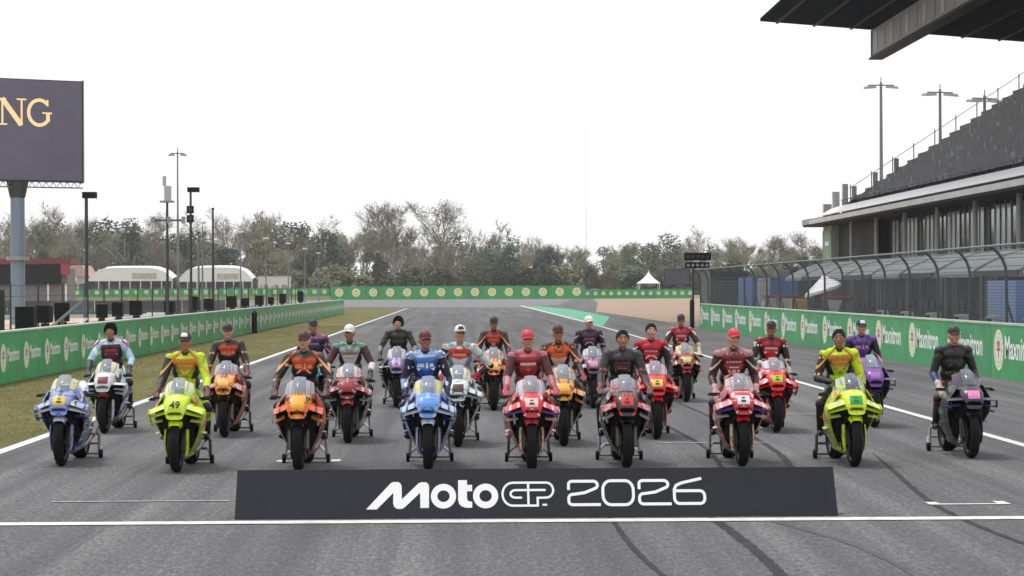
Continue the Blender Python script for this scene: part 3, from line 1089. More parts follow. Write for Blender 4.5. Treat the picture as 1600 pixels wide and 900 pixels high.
# ================================================================== LIGHT POLES
def flood_mast(loc, h, label, rz=0.0, s=1.0):
    r = empty('floodlight_mast', loc, rz)
    tag(r, label, 'light mast', 'floodlight masts')
    make('pole', MB().tube([(0, 0, 0), (0, 0, h)], [0.26 * s, 0.13 * s], 8), m_galv, r)
    make('cross_arm', MB().box(-1.3 * s, 1.3 * s, -0.06, 0.06, h - 0.35, h - 0.22), m_galv, r, smooth=0)
    for sx in (-1, 1):
        q = MB()
        q.hexa([(sx * 0.5 * s, -0.5, h - 0.62), (sx * 1.7 * s, -0.5, h - 0.70), (sx * 1.7 * s, 0.5, h - 0.60), (sx * 0.5 * s, 0.5, h - 0.52),
                (sx * 0.6 * s, -0.4, h - 0.36), (sx * 1.6 * s, -0.4, h - 0.42), (sx * 1.6 * s, 0.4, h - 0.36), (sx * 0.6 * s, 0.4, h - 0.30)])
        make('lamp_head', q, m_grey, r, smooth=0)
    make('finial', MB().tube([(0, 0, h), (0, 0, h + 0.5)], 0.05, 6), m_galv, r)


flood_mast((41.6, 229, 0), 22.6, 'tallest twin headed floodlight mast left of the grandstand seats')
flood_mast((44.4, 214, 0), 20.6, 'middle twin headed floodlight mast rising behind the grandstand', 0.25)
flood_mast((46.3, 204, 0), 19.2, 'lowest twin headed floodlight mast near the top of the grandstand', 0.4)
flood_mast((-37.2, 300, 0), 20.2, 'tall thin twin headed mast on the left between the two loudspeaker poles', 0.2, 0.7)
lp = MB().tube([(0, 0, 0), (0, 0, 7.7)], [0.09, 0.055], 8).mesh('pole')
la = MB().tube([(0, 0, 7.7), (0.05, 0, 7.95), (0.35, 0, 8.05)], 0.04, 6).mesh('arm')
lh = MB().box(-0.32, 0.32, -0.16, 0.16, 8.0, 8.16).mesh('lamp_head')
for k, (x, y) in enumerate([(-22.8, 201), (-22.8, 235), (-22.8, 265), (-22.6, 296), (-23.1, 334), (-23.8, 376)]):
    r = empty('street_lamp', (x, y, 0))
    tag(r, 'slim street lamp on the infield road, %s counting away from the camera' % ords[k], 'street lamp', 'street lamps on the infield road')
    place('pole', lp, m_galv, r)
    place('arm', la, m_galv, r)
    place('lamp_head', lh, m_white, r)
r = empty('lamp_post', (-13.5, 82.6, 0))
tag(r, 'dark post with a box lamp nearest on the left behind the green wall', 'lamp post')
make('pole', MB().tube([(0, 0, 0), (0, 0, 5.6)], [0.075, 0.06], 8), m_dark_steel, r)
make('lamp_head', MB().box(-0.12, 0.36, -0.2, 0.2, 5.52, 5.74), m_black, r, smooth=0)
r = empty('signal_post', (-13.5, 114, 0))
tag(r, 'dark post with box lamp and black signal lights behind the left wall', 'signal post')
make('pole', MB().tube([(0, 0, 0), (0, 0, 7.2)], [0.075, 0.055], 8), m_dark_steel, r)
make('lamp_head', MB().box(-0.14, 0.42, -0.25, 0.25, 7.05, 7.28), m_black, r, smooth=0)
for z in (5.55, 6.0):
    s_ = make('signal_box', MB().box(-0.17, 0.17, -0.28, -0.1, z, z + 0.36), m_black, r, smooth=0)
    make('lens', MB().tube([(0, -0.31, z + 0.18), (0, -0.282, z + 0.18)], 0.11, 12), mat((.03, .03, .035), rough=.15), s_)
r = empty('antenna_mast', (-13.5, 105, 0))
tag(r, 'dark mast with pale antenna boxes and cross arm behind the left wall', 'mast')
make('pole', MB().tube([(0, 0, 0), (0, 0, 6.2)], [0.07, 0.055], 8), m_dark_steel, r)
make('platform', MB().box(-0.3, 0.3, -0.3, 0.3, 6.2, 6.28), m_grey, r, smooth=0)
make('antenna_box', MB().box(-0.12, 0.18, -0.12, 0.12, 6.282, 6.95), mat((.45, .45, .46), rough=.5), r, smooth=0)
make('antenna_box', MB().box(-0.2, -0.05, -0.05, 0.1, 6.95, 7.4), mat((.45, .45, .46), rough=.5), r, smooth=0)
make('cross_arm', MB().box(-0.75, 0.75, -0.04, 0.04, 5.35, 5.43), m_dark_steel, r, smooth=0)
for x in (-0.7, 0.0, 0.66):
    make('arm_box', MB().box(x, x + 0.16, -0.13, -0.045, 5.25, 5.55), m_grey, r, smooth=0)
for (x, y, h, lab) in [(-13.5, 124, 6.5, 'thin plain dark pole right of the signal post'), (-16, 139, 5.6, 'thin plain grey pole behind the left wall before the street lamps'),
                       (-8.6, 478, 12.6, 'slender pale pole in front of the tall sparse trees'), (-14.4, 478, 12.6, 'second slender pale pole, left of the one before the sparse trees'), (37, 700, 50, 'very tall faint mast far behind the trees right of centre')]:
    r = empty('plain_pole', (x, y, 0))
    tag(r, lab, 'pole')
    make('shaft', MB().tube([(0, 0, 0), (0, 0, h)], [0.08, 0.05], 8) if h < 40 else MB().tube([(0, 0, 0), (0, 0, h)], [.13, .08], 6), m_white if h > 40 else (m_galv if y > 130 else m_dark_steel), r)
    make('cap', MB().tube([(0, 0, h), (0, 0, h + 0.12)], 0.07, 8), m_black, r)

# ================================================================== LED BILLBOARD ON THE LEFT
th = math.atan2(4.7, 8.8)
bb = empty('video_billboard', (-25.2, 153, 0), 0)
tag(bb, 'large dark video billboard with gold letters on a blue grey column', 'billboard')
def bbp(s, z, d=0.0):                 # s metres to the left of the right edge, d towards the camera side
    return (-s * math.cos(th) + d * math.sin(th), -s * math.sin(th) - d * math.cos(th), z)


def bbox(name, s0, s1, z0, z1, d0, d1, m):
    mb = MB().hexa([bbp(s0, z0, d0), bbp(s1, z0, d0), bbp(s1, z0, d1), bbp(s0, z0, d1), bbp(s0, z1, d0), bbp(s1, z1, d0), bbp(s1, z1, d1), bbp(s0, z1, d1)])
    return make(name, mb, m, bb, smooth=0)


bbox('cabinet', 0, 10.6, 9.35, 16.05, -0.9, -0.02, m_dark_steel)
m_led = mat((.060, .056, .080), rough=0.35, var=0.25, scale=0.25, emit=0.75)
for i in range(5):
    for j in range(3):
        bbox('screen_tile', 0.08 + 2.1 * i, 0.08 + 2.1 * i + 2.095, 9.45 + 2.18 * j, 9.45 + 2.18 * j + 2.175, -0.015, 0.03, m_led)
scr = bbox('frame_edge', -0.06, -0.002, 9.3, 16.1, -0.9, 0.06, m_grey)
tr = MB()
for i in range(22):
    s0 = 0.1 + 0.48 * i
    tr.tube([bbp(s0, 9.34, -0.1), bbp(s0 + 0.24, 8.98, -0.1), bbp(s0 + 0.48, 9.34, -0.1)], 0.03, 5)
tr.tube([bbp(0, 8.98, -0.1), bbp(10.6, 8.98, -0.1)], 0.045, 6)
make('truss', tr, m_galv, bb)
m_gold = mat((.75, .48, .24), rough=0.4, var=0.2, scale=2, emit=0.75)
gl = MB()
lf = lambda u, v, o: bbp(-u, v, 0.035 + o)
# N (left) and G with serifs, u is minus the distance from the right edge
N0, N1, zb, zt = -5.75, -4.05, 13.0, 14.75
stroke(gl, [(N0 + 0.3, zb), (N0 + 0.3, zt)], 0.12, lf, 0.002)
stroke(gl, [(N1 - 0.12, zb), (N1 - 0.12, zt)], 0.12, lf, 0.002)
stroke(gl, [(N0 + 0.28, zt - 0.02), (N1 - 0.14, zb + 0.02)], 0.32, lf, 0.004)
for (a, b, z) in [(N0, N0 + 0.62, zb + 0.05), (N0 - 0.12, N0 + 0.55, zt - 0.05), (N1 - 0.45, N1 + 0.2, zt - 0.05)]:
    stroke(gl, [(a, z), (b, z)], 0.10, lf, 0.006)
gc = (-2.98, (zb + zt) / 2)
stroke(gl, arc(gc[0], gc[1], 0.72, 0.82, 42, 318, 26), 0.22, lf, 0.002)
stroke(gl, [(gc[0] + 0.58, zb + 0.28), (gc[0] + 0.58, zb + 0.85)], 0.24, lf, 0.004)
stroke(gl, [(gc[0] + 0.2, zb + 0.85), (gc[0] + 0.85, zb + 0.85)], 0.10, lf, 0.006)
stroke(gl, [(gc[0] + 0.56, gc[1] + 0.85), (gc[0] + 0.56, gc[1] + 0.42)], 0.11, lf, 0.004)
make('lettering', gl, m_gold, bb, smooth=0)
cb = Vector(bbp(4.3, 0, -0.5))
make('column', MB().tube([(cb.x, cb.y, 0), (cb.x, cb.y, 9.0)], 0.46, 18), mat((.19, .25, .33), rough=.5, metal=.2, var=.1), bb)
make('column_head', MB().tube([(cb.x, cb.y, 8.3), (cb.x, cb.y, 9.33)], [0.50, 0.72], 18), m_dark_steel, bb)
make('collar', MB().tube([(cb.x, cb.y, 4.2), (cb.x, cb.y, 4.45)], 0.75, 18), m_grey, bb)

# ================================================================== LEFT SIDE: boxes on posts, stage, steps, kiosk
box_spots = [(-13.4, 73.7, .45, .55), (-13.4, 77, .5, .62), (-13.5, 86, .42, .5), (-13.5, 90, .4, .55), (-13.5, 95, .5, .6), (-13.5, 105.8, .42, .5), (-13.5, 115.2, .4, .7),
             (-13.5, 122, .5, .55), (-13.5, 134, .55, .65), (-13.5, 142, .5, .5), (-13.5, 152, .5, .62), (-13.5, 161, .35, .5), (-13.5, 171, .5, .7), (-13.5, 190, .5, .85)]
for k, (x, y, w, h) in enumerate(box_spots):
    r = empty('trackside_box', (x, y, 0), rng.uniform(-0.2, 0.2))
    tag(r, 'black covered box on a post behind the left wall, %s counting away from the camera' % ords[k], 'box', 'black boxes on posts behind the left wall')
    make('post', MB().tube([(0, 0.1, -0.02), (0, 0.1, 1.3)], 0.04, 6), m_dark_steel, r)
    b = MB().hexa([(-w * .5, -.2, 1.2), (w * .5, -.2, 1.2), (w * .45, .3, 1.22), (-w * .45, .3, 1.22), (-w * .5, -.22, 1.2 + h), (w * .5, -.22, 1.2 + h), (w * .45, .26, 1.2 + h * .92), (-w * .45, .26, 1.2 + h * .92)])
    make('cover', b, m_black, r, smooth=0)
    make('bracket', MB().box(-w * .3, w * .3, 0.08, 0.12, 0.95, 1.19), m_dark_steel, r, smooth=0)
r = empty('loudspeaker_stack', (-13.9, 66.5, 0))
tag(r, 'tall black loudspeaker stack at the left edge behind the wall', 'loudspeaker')
for i, (w, z0, z1) in enumerate([(1.35, 0.0, 1.05), (1.2, 1.055, 2.25)]):
    make('cabinet', MB().box(-w / 2, w / 2, -.4, .4, z0, z1), m_black, r, smooth=0)
make('grille', MB().box(-.5, .5, -.43, -.405, 1.15, 2.15), mat((.03, .03, .035), rough=.9, bump=.5, bscale=120), r, smooth=0)
r = empty('equipment_rack', (-13.2, 69.5, 0))
tag(r, 'black equipment rack beside the loudspeaker stack on the left', 'rack')
make('case', MB().box(-.25, .3, -.3, .3, 1.0, 1.75), m_black, r, smooth=0)
for sx in (-.2, .25):
    for sy in (-.22, .22):
        make('leg', MB().tube([(sx, sy, 0), (sx, sy, 1.0)], .03, 6), m_galv, r)
r = empty('white_steps', (-12.9, 73, 0), 0.25)
tag(r, 'small white metal steps with handrail behind the left wall', 'steps')
for i in range(5):
    make('tread', MB().box(-.5 + .28 * i, -.25 + .28 * i, -.4, .4, .25 * i + .2, .25 * i + .24), m_white, r, smooth=0)
for sy in (-.42, .42):
    make('stringer', MB().tube([(-.6, sy, 0), (.95, sy, 1.35)], .035, 6), m_white, r)
    make('handrail', MB().tube([(-.6, sy, .7), (.95, sy, 2.0)], .025, 6), m_galv, r)
    for i in range(3):
        x = -.5 + .7 * i
        make('baluster', MB().tube([(x, sy, .1 + .62 * i), (x, sy, .78 + .6 * i)], .02, 6), m_galv, r)
for k, (x, y, c) in enumerate([(-17.5, 119, 'w'), (-17.0, 123, 'w'), (-18.4, 134, 'w'), (-18.8, 141, 'w'), (-16.5, 97, 'p')]):
    r = empty('plastic_barrier', (x, y, 0), rng.uniform(-.3, .3))
    tag(r, '%s plastic barrier on the dirt road behind the left wall, %s from the left' % ('white' if c == 'w' else 'orange', ords[k]), 'barrier', 'plastic barriers on the dirt road')
    q = MB().prism([(-.25, 0), (.25, 0), (.2, .18), (.08, .35), (.06, .85), (-.06, .85), (-.08, .35), (-.2, .18)], lambda a, z, d_: (d_ - .6, a, z), 1.2)
    make('body', q, m_white if c == 'w' else mat((.55, .16, .04), rough=.5), r)
    make('slot', MB().box(-.3, .3, -.272, -.255, .05, .14), m_black, r, smooth=0)

wf = empty('wire_fence', (-14.6, 60, 0))
tag(wf, 'low wire fence with thin posts behind the left green wall', 'fence')
wfp = MB().tube([(0, 0, -.02), (0, 0, 2.5)], .035, 6).mesh('post')
for k in range(30):
    place('post', wfp, m_dark_steel, wf, (0, 4.8 * k, 0))
wfw = MB()
for z in (1.0, 1.35, 1.7, 2.05, 2.4):
    wfw.tube([(0, 0, z), (0, 139.2, z)], .012, 4)
make('wires', wfw, m_wire, wf, smooth=0)['kind'] = 'stuff'
cb_me = MB().prism([(-.3, 0), (.3, 0), (.25, .2), (.12, .4), (.1, 1.25), (-.1, 1.25), (-.12, .4), (-.25, .2)], lambda a, z, d_: (d_, a, z), 3.9).mesh('segment', 1, 0)
r = empty('concrete_barrier', (-74, 212, 0), 0.02)
tag(r, 'long dark concrete barrier across the infield behind the black boxes', 'barrier')
for k in range(13):
    place('segment', cb_me, mat((.075, .075, .082), rough=.8, var=.3) if k % 3 else mat((.12, .12, .125), rough=.8, var=.3), r, (4.0 * k, 0, 0))

m_marquee = mat((.78, .78, .77), rough=0.7, var=0.06)
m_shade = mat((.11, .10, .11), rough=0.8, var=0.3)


def marquee(x0, x1, y, z0, eave, top, label, sign=True, dep=14):
    r = empty('marquee', ((x0 + x1) / 2, y, z0))
    tag(r, label, 'tent')
    w = (x1 - x0) / 2
    n = 10
    g = []
    for i in range(n + 1):
        t = -1 + 2 * i / n
        z = eave + (top - eave) * (1 - abs(t) ** 5.0)
        g.append([(w * t, 0.0, z), (w * t, dep * 0.5, z + 0.5), (w * t, dep, z)])
    make('roof', MB().shell(g, 0.08), m_marquee, r)
    gb = MB().prism([(w * (-1 + 2 * i / n), eave + (top - eave) * (1 - abs(-1 + 2 * i / n) ** 5.0) - 0.1) for i in range(n + 1)] + [(w, eave - .5), (-w, eave - .5)], lambda a, z, d_: (a, .05 + d_, z), .06)
    make('gable', gb, m_marquee, r, smooth=0)
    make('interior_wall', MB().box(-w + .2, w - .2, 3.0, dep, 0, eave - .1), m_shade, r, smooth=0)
    for i in range(9):
        x = -w + .1 + (2 * w - .2) * i / 8
        make('post', MB().box(x - .09, x + .09, .08, .26, 0, eave), m_marquee, r, smooth=0)
    if sign:
        make('sign_board', MB().box(w * .05, w * .62, -.06, -.012, eave + .05, eave + 1.25), mat((.52, .46, .36), rough=.6, var=.3, scale=1.5), r, smooth=0)


marquee(-82, -63.6, 503, 0.7, 3.9, 6.3, 'white marquee with arched roof and beige sign, left of the two')
marquee(-62.4, -46.2, 503, 0.7, 3.7, 6.3, 'white marquee with arched roof and beige sign, right of the two')
r = empty('event_hall', (-88, 505, 0.7))
tag(r, 'low hall with pinkish roof beside the white marquees', 'hall')
make('wall', MB().box(-6, 5.6, 0, 12, 0, 4.4), mat((.55, .52, .50), rough=.7, var=.2), r, smooth=0)
make('roof', MB().prism([(-6.6, 4.405), (6.2, 4.405), (4.5, 6.9), (-5.0, 7.0)], lambda a, z, d_: (a, -.5 + d_, z), 13), mat((.50, .33, .30), rough=.7, var=.25), r, smooth=0)
make('awning', MB().box(-5.5, 3.4, -.6, -.02, 3.4, 4.3), m_marquee, r, smooth=0)
for i in range(6):
    make('window', MB().box(-5.2 + 1.8 * i, -3.9 + 1.8 * i, -.05, -.004, .8, 2.9), m_shade, r, smooth=0)
r = empty('white_cabin', (-41.8, 505, 0.7))
tag(r, 'plain white box cabin right of the marquees', 'cabin')
make('body', MB().box(-3.4, 3.4, 0, 6, 0.1, 4.3), mat((.62, .62, .61), rough=.6, var=.12), r, smooth=0)
make('roof', MB().box(-3.5, 3.5, -.1, 6.1, 4.303, 4.45), m_grey, r, smooth=0)
for x in (-2.2, 0.1, 1.9):
    make('door', MB().box(x, x + 1.0, -.04, -.004, .15, 2.5), m_grey, r, smooth=0)
r = empty('kiosk', (-55.5, 300, 0))
tag(r, 'dark kiosk with maroon roof at the left edge below the billboard', 'kiosk')
make('body', MB().box(-6, 4.0, 0, 6, 0, 5.0), mat((.20, .19, .19), rough=.8, var=.3), r, smooth=0)
make('roof', MB().box(-6.5, 4.6, -.8, 6.4, 5.6, 6.3), mat((.16, .03, .04), rough=.6, var=.2), r, smooth=0)
make('awning', MB().box(-6.2, 3.2, -.7, -.02, 3.0, 5.59), m_black, r, smooth=0)
make('sign_board', MB().box(3.25, 4.5, -.85, -.75, 4.2, 5.59), mat((.33, .04, .07), rough=.6), r, smooth=0)
for x in (-5.5, -2, 1.5, 3.8):
    make('post', MB().box(x, x + .2, -.7, -.5, 0, 2.99), m_white, r, smooth=0)
r = empty('peaked_tent', (38.4, 478, 0))
tag(r, 'small white peaked tent behind the far wall on the right', 'tent')
g = []
for i in range(8):
    t = i / 7
    rad = 2.3 * (1 - t) ** 1.6 + 0.03
    g.append([(rad * a, rad * b + 2.3, 3.1 + 2.7 * t) for a, b in ((-1, -1), (1, -1), (1, 1), (-1, 1))])
make('roof', MB().loft(g, True, True), m_marquee, r, smooth=0)
for a, b in ((-1, -1), (1, -1), (1, 1), (-1, 1)):
    make('post', MB().tube([(2.1 * a, 2.1 * b + 2.3, 0), (2.1 * a, 2.1 * b + 2.3, 3.1)], .07, 6), m_white, r)
r = empty('dark_screen', (44.3, 480, 0))
tag(r, 'small black video screen behind the far wall beside the peaked tent', 'screen')
make('panel', MB().box(-2.7, 2.7, 0, .4, 2.6, 6.1), m_black, r, smooth=0)
make('picture', MB().box(-2.5, 2.5, -.03, -.004, 2.8, 5.9), mat((.03, .035, .06), rough=.2, var=.6, scale=.8), r, smooth=0)
for x in (-2, 2):
    make('leg', MB().box(x - .1, x + .1, .1, .3, 0, 2.6), m_dark_steel, r, smooth=0)


def parked(loc, rz, col, label, van=False):
    c = empty('parked_car', loc, rz)
    tag(c, label, 'car')
    h = 2.0 if van else 1.45
    pr = [(-2.1, .35), (2.1, .35), (2.12, .75), (1.95, .9)] + ([(1.7, 1.1), (1.2, h), (-2.0, h), (-2.1, 1.0)] if van else [(1.0, .98), (.45, h), (-1.0, h), (-1.7, .98), (-2.1, .9)])
    make('body', MB().prism(pr, lambda a, z, d_: (a, -.85 + d_, z), 1.7), mat(col, rough=.35, coat=.4), c)
    make('window', MB().prism([(.95, 1.0), (.42, h - .08), (-.95, h - .08), (-1.5, 1.0)], lambda a, z, d_: (a, -.87 + d_, z), .012), m_pane, c, smooth=0)
    w = MB().lathe_x([(-.1, .12), (-.11, .26), (-.08, .33), (.08, .33), (.11, .26), (.1, .12)], (0, 0, .33), 16).mesh('wheel')
    for x in (-1.3, 1.3):
        for y_ in (-.78, .78):
            o = place('wheel', w, m_black, c, (x, y_, 0))
            o.rotation_euler = (0, 0, math.pi / 2)


parked((4.6, 478, 0.55), 0.1, (.55, .56, .58), 'pale van half hidden behind the far disc wall', True)
parked((27.5, 480, 0.55), 0.05, (.5, .52, .56), 'silver car just behind the far lower wall')
parked((-33.5, 490, 0.7), 0.0, (.5, .5, .5), 'light car left of the far disc wall')
mb = MB().hexa([(-27, 473, -.04), (120, 473, -.04), (120, 500, -.04), (-27, 500, -.04), (-27, 475, .55), (120, 475, .55), (120, 500, .55), (-27, 500, .55)])
struct('far_bank', mb, m_earth)

# ================================================================== TREES BEYOND THE CIRCUIT
m_bark = mat((.30, .27, .235), rough=0.95, var=0.25)
m_twig = mat((.27, .24, .19), rough=0.95, var=0.35, scale=0.4)
m_twig2 = mat((.24, .225, .16), rough=0.95, var=0.35, scale=0.4)
m_leaf_g = mat((.075, .11, .052), rough=0.8, var=0.5, scale=0.35)
m_leaf_o = mat((.15, .16, .08), rough=0.8, var=0.45, scale=0.35)
m_leaf_d = mat((.045, .075, .048), rough=0.8, var=0.5, scale=0.35)


def grow(rn, h, spread, levels, kids, bare):
    """a tree of unit build: returns trunk MB, crown MB (fine twigs and leaves)"""
    trunk, crown = MB(), MB()
    ends = []

    def branch(p, d, length, rad, lv):
        n = 4
        pts = [p]
        dd = d.copy()
        for i in range(n):
            dd = (dd + Vector((rn.uniform(-.22, .22), rn.uniform(-.22, .22), rn.uniform(-.05, .16)))).normalized()
            pts.append(pts[-1] + dd * length / n)
        rads = [rad * (1 - .55 * i / n) for i in range(n + 1)]
        (trunk if lv < 2 else crown).tube(pts, rads, 6 if lv == 0 else (4 if lv < 2 else 3), cap=False)
        if lv < levels:
            for k in range(kids[lv]):
                t = rn.uniform(.35 if lv else .45, 1.0)
                q = pts[min(int(t * n), n - 1)].lerp(pts[min(int(t * n) + 1, n)], t * n - int(t * n) if t < 1 else 1)
                a = rn.uniform(0, 2 * math.pi)
                up = rn.uniform(.15, .8)
                nd = (dd * .45 + Vector((math.cos(a) * spread, math.sin(a) * spread, up))).normalized()
                branch(q, nd, length * rn.uniform(.45, .68), rad * .45, lv + 1)
        else:
            ends.append((pts[-1], dd, length))
    branch(Vector((0, 0, 0)), Vector((0, 0, 1)), h * .52, h * .016, 0)
    return trunk, crown, ends


def bare_tree(seed, h, leaf=0.0):
    rn = random.Random(seed)
    trunk, crown, ends = grow(rn, h, .75, 3, (7, 5, 4), True)
    for p, d, L in ends:
        for k in range(11):
            a = (d + Vector((rn.uniform(-1, 1), rn.uniform(-1, 1), rn.uniform(-.5, .9)))).normalized()
            l = L * rn.uniform(.6, 1.6)
            s = a.orthogonal().normalized() * .034
            q = p - d * L * rn.uniform(0, .7)
            crown.add([q - s, q + s, q + a * l], [(0, 1, 2)], 0)
        if leaf > 0:
            for k in range(int(leaf)):
                q = p + Vector((rn.uniform(-.7, .7), rn.uniform(-.7, .7), rn.uniform(-.5, .6)))
                u = Vector((rn.uniform(-1, 1), rn.uniform(-1, 1), rn.uniform(-1, 1))).normalized() * rn.uniform(.10, .22)
                w = u.orthogonal()
                crown.add([q - u, q + w * .6, q + u, q - w * .6], [(0, 1, 2, 3)], 1)
    return trunk.mesh('trunk'), crown.mesh('crown', 2, 0)


def leafy_tree(seed, h, wide, low=.25, cone=False, size=.30):
    rn = random.Random(seed)
    trunk, crown, ends = grow(rn, h, .7, 2, (6, 4), False)
    blobs = []
    for k in range(26):
        t = rn.random()
        z = h * (low + (1 - low) * t)
        w = wide * ((1 - t) * .95 + .08 if cone else math.sin(math.pi * (0.18 + .78 * t)) ** .7)
        a = rn.uniform(0, 2 * math.pi)
        rr = w * math.sqrt(rn.random())
        blobs.append((Vector((math.cos(a) * rr, math.sin(a) * rr, z * .97)), wide * rn.uniform(.22, .4)))
    for c, rad in blobs:
        for k in range(130):
            d = Vector((rn.gauss(0, 1), rn.gauss(0, 1), rn.gauss(0, .8))).normalized()
            q = c + d * rad * rn.uniform(.55, 1.08)
            u = Vector((rn.uniform(-1, 1), rn.uniform(-1, 1), rn.uniform(-.6, .6))).normalized() * size * rn.uniform(.5, 1.1)
            w = u.orthogonal().normalized() * u.length * .6
            crown.add([q - u, q + w, q + u, q - w], [(0, 1, 2, 3)], 0)
    return trunk.mesh('trunk'), crown.mesh('crown', 1, 0)


BARE = [bare_tree(11, 15), bare_tree(12, 15, 2), bare_tree(13, 15), bare_tree(14, 15, 4)]
LEAFY = [leafy_tree(21, 12, 4.2), leafy_tree(22, 12, 4.8, .18), leafy_tree(23, 12, 3.6, .3)]
CONE = leafy_tree(31, 15, 4.6, .06, True)
BUSH = [leafy_tree(41, 5, 3.6, .02, False, .34), leafy_tree(42, 5, 4.4, .02, False, .34)]
SPARSE = bare_tree(51, 20, 7)


def tree(kind, me, x, y, s, mats, label, group, rz, sx=1.0):
    r = empty(kind, (x, y, -0.05), rz)
    r.scale = (s * sx, s * sx, s)
    tag(r, label, 'tree', group)
    place('trunk', me[0], m_bark, r)
    place('crown', me[1], mats, r)


sky_pts = [(-175, 17), (-120, 18.5), (-105, 19), (-90, 19.5), (-75, 19.5), (-58, 21), (-44, 19), (-33, 18.5), (-22, 18), (-14, 16), (-6, 16.5), (4, 15.5), (14, 15), (22, 12.5), (30, 12), (42, 15.5), (52, 15), (62, 14), (75, 13.5), (120, 14)]


def skyline(x):
    for (a, b), (c, d_) in zip(sky_pts[:-1], sky_pts[1:]):
        if a <= x <= c:
            return b + (d_ - b) * (x - a) / (c - a)
    return 14


trng = random.Random(5)
TG = 'trees of the far treeline'
for row, (ry, step, hf) in enumerate([(612, 6.4, 1.04), (580, 6.0, .96), (552, 6.0, .82), (534, 8.0, .60)]):
    x = -150.0 + row * 2
    while x < 112:
        xx = x + trng.uniform(-2, 2)
        H = skyline(xx * 550 / ry) * hf * trng.uniform(.82, 1.06) * ry / 560
        yy = ry + trng.uniform(-8, 8)
        rz = trng.uniform(0, 6.28)
        if trng.random() < .60:
            k = trng.randrange(4)
            tree('bare_tree', BARE[k], xx, yy, H / 13.4, [trng.choice((m_twig, m_twig2)), m_leaf_o], 'leafless grey brown tree standing in the far treeline', TG, rz, 1.0)
        else:
            k = trng.randrange(3)
            m = trng.choice((m_leaf_o, m_leaf_g, m_leaf_g, m_leaf_d))
            tree('leafy_tree', LEAFY[k], xx, yy, H / 12.6 * .92, [m], {m_leaf_o: 'olive leaved tree standing in the far treeline', m_leaf_g: 'green leaved tree standing in the far treeline', m_leaf_d: 'dark green leaved tree standing in the far treeline'}[m], TG, rz, 1.1)
        x += step * trng.uniform(.8, 1.2)
x = -140
while x < 112:
    k = trng.randrange(2)
    tree('bush', BUSH[k], x, 528 + trng.uniform(-5, 5), trng.uniform(.7, 1.35), [trng.choice((m_leaf_o, m_leaf_g, m_twig2))], 'low rounded bush at the foot of the far treeline', 'bushes below the far treeline', trng.uniform(0, 6), 1.25)
    x += trng.uniform(2.4, 4.2)
# individual trees that stand out
tree('conical_tree', CONE, -75.5, 522, 1.28, [m_leaf_d], 'dark green conical tree behind the white marquee', None, 0.4, 1.05)
tree('sparse_tree', SPARSE, -5.6, 540, 1.42, [m_twig2, m_leaf_o], 'tallest sparse tree rising above the middle of the treeline', None, 1.0, 0.95)
tree('sparse_tree', SPARSE, -17.0, 545, 1.36, [m_twig, m_leaf_o], 'tall thin sparse tree left of the tallest one', None, 3.1, 0.9)
tree('dark_tree', LEAFY[0], 9.6, 520, 1.02, [m_leaf_d], 'dark green round tree right of the tallest sparse tree', None, 0.3)
tree('dark_tree', LEAFY[1], 3.6, 522, .98, [m_leaf_g], 'broad green tree in front of the tallest sparse tree', None, 2.0)
tree('dark_tree', LEAFY[2], 18.5, 522, .98, [m_leaf_d], 'narrow dark green tree above the end of the disc wall', None, 1.2)
tree('dark_tree', LEAFY[0], -31.5, 530, 1.28, [m_leaf_d], 'dark leafy tree left of the tall sparse trees', None, 2.2, .8)
tree('umbrella_tree', LEAFY[2], 27.2, 500, .62, [m_leaf_d], 'small dark flat topped tree left of the peaked tent', None, 0.7, .8)
tree('dark_tree', LEAFY[1], 46, 540, 1.22, [m_leaf_g], 'broad green tree behind the small black screen', None, 1.7)

# ================================================================== BOARD IN FRONT
bd = empty('banner_board', (-2.255, 22.54, 0))
tag(bd, 'long low slanted dark board with white lettering on the start line', 'board')
BW, BTZ, BTY = 5.91, 0.455, 0.31
m_board = mat((.012, .014, .021), rough=0.6, var=0.12, scale=2.5, bump=.08, bscale=30, spec=.25)
def bdp(u, v, o=0.0):                 # u along the board, v up its slope (0..1), o lift off the face
    nx = Vector((0, -BTZ, BTY)).normalized()
    return (u, BTY * v + nx.y * o, BTZ * v + nx.z * o + 0.004)


make('face', MB().hexa([bdp(0, 0, -.025), bdp(BW, 0, -.025), bdp(BW, 0), bdp(0, 0), bdp(0, 1, -.025), bdp(BW, 1, -.025), bdp(BW, 1), bdp(0, 1)]), m_board, bd, smooth=0)
for i in range(6):
    x = 0.2 + i * (BW - 0.4) / 5
    make('strut', MB().tube([(x, BTY + 0.01, BTZ - 0.04), (x, BTY + 0.28, 0.01)], 0.015, 6), m_dark_steel, bd)
make('back_panel', MB().hexa([(0, BTY + .03, .004), (BW, BTY + .03, .004), (BW, BTY + .05, .004), (0, BTY + .05, .004), (0, BTY + .03, BTZ - .05), (BW, BTY + .03, BTZ - .05), (BW, BTY + .05, BTZ - .05), (0, BTY + .05, BTZ - .05)]), m_board, bd, smooth=0)


def lg(x, y, o=0.0):                  # design units: u in 1/159.6 m from the left end, y in 0..76 downwards from the top edge
    return bdp((x - 365) / 159.6, 1 - (y - 733.5) / 76.0, o)


ml = MB()
def z1(x, y):
    return (540 + x / 4.444, 730 + y / 4.444)


def z2(x, y):
    return (860 + x / 5.714, 730 + y / 5.714)


def flat(poly, o):
    ml.add([lg(a, b, o) for a, b in poly], [tuple(range(len(poly)))])


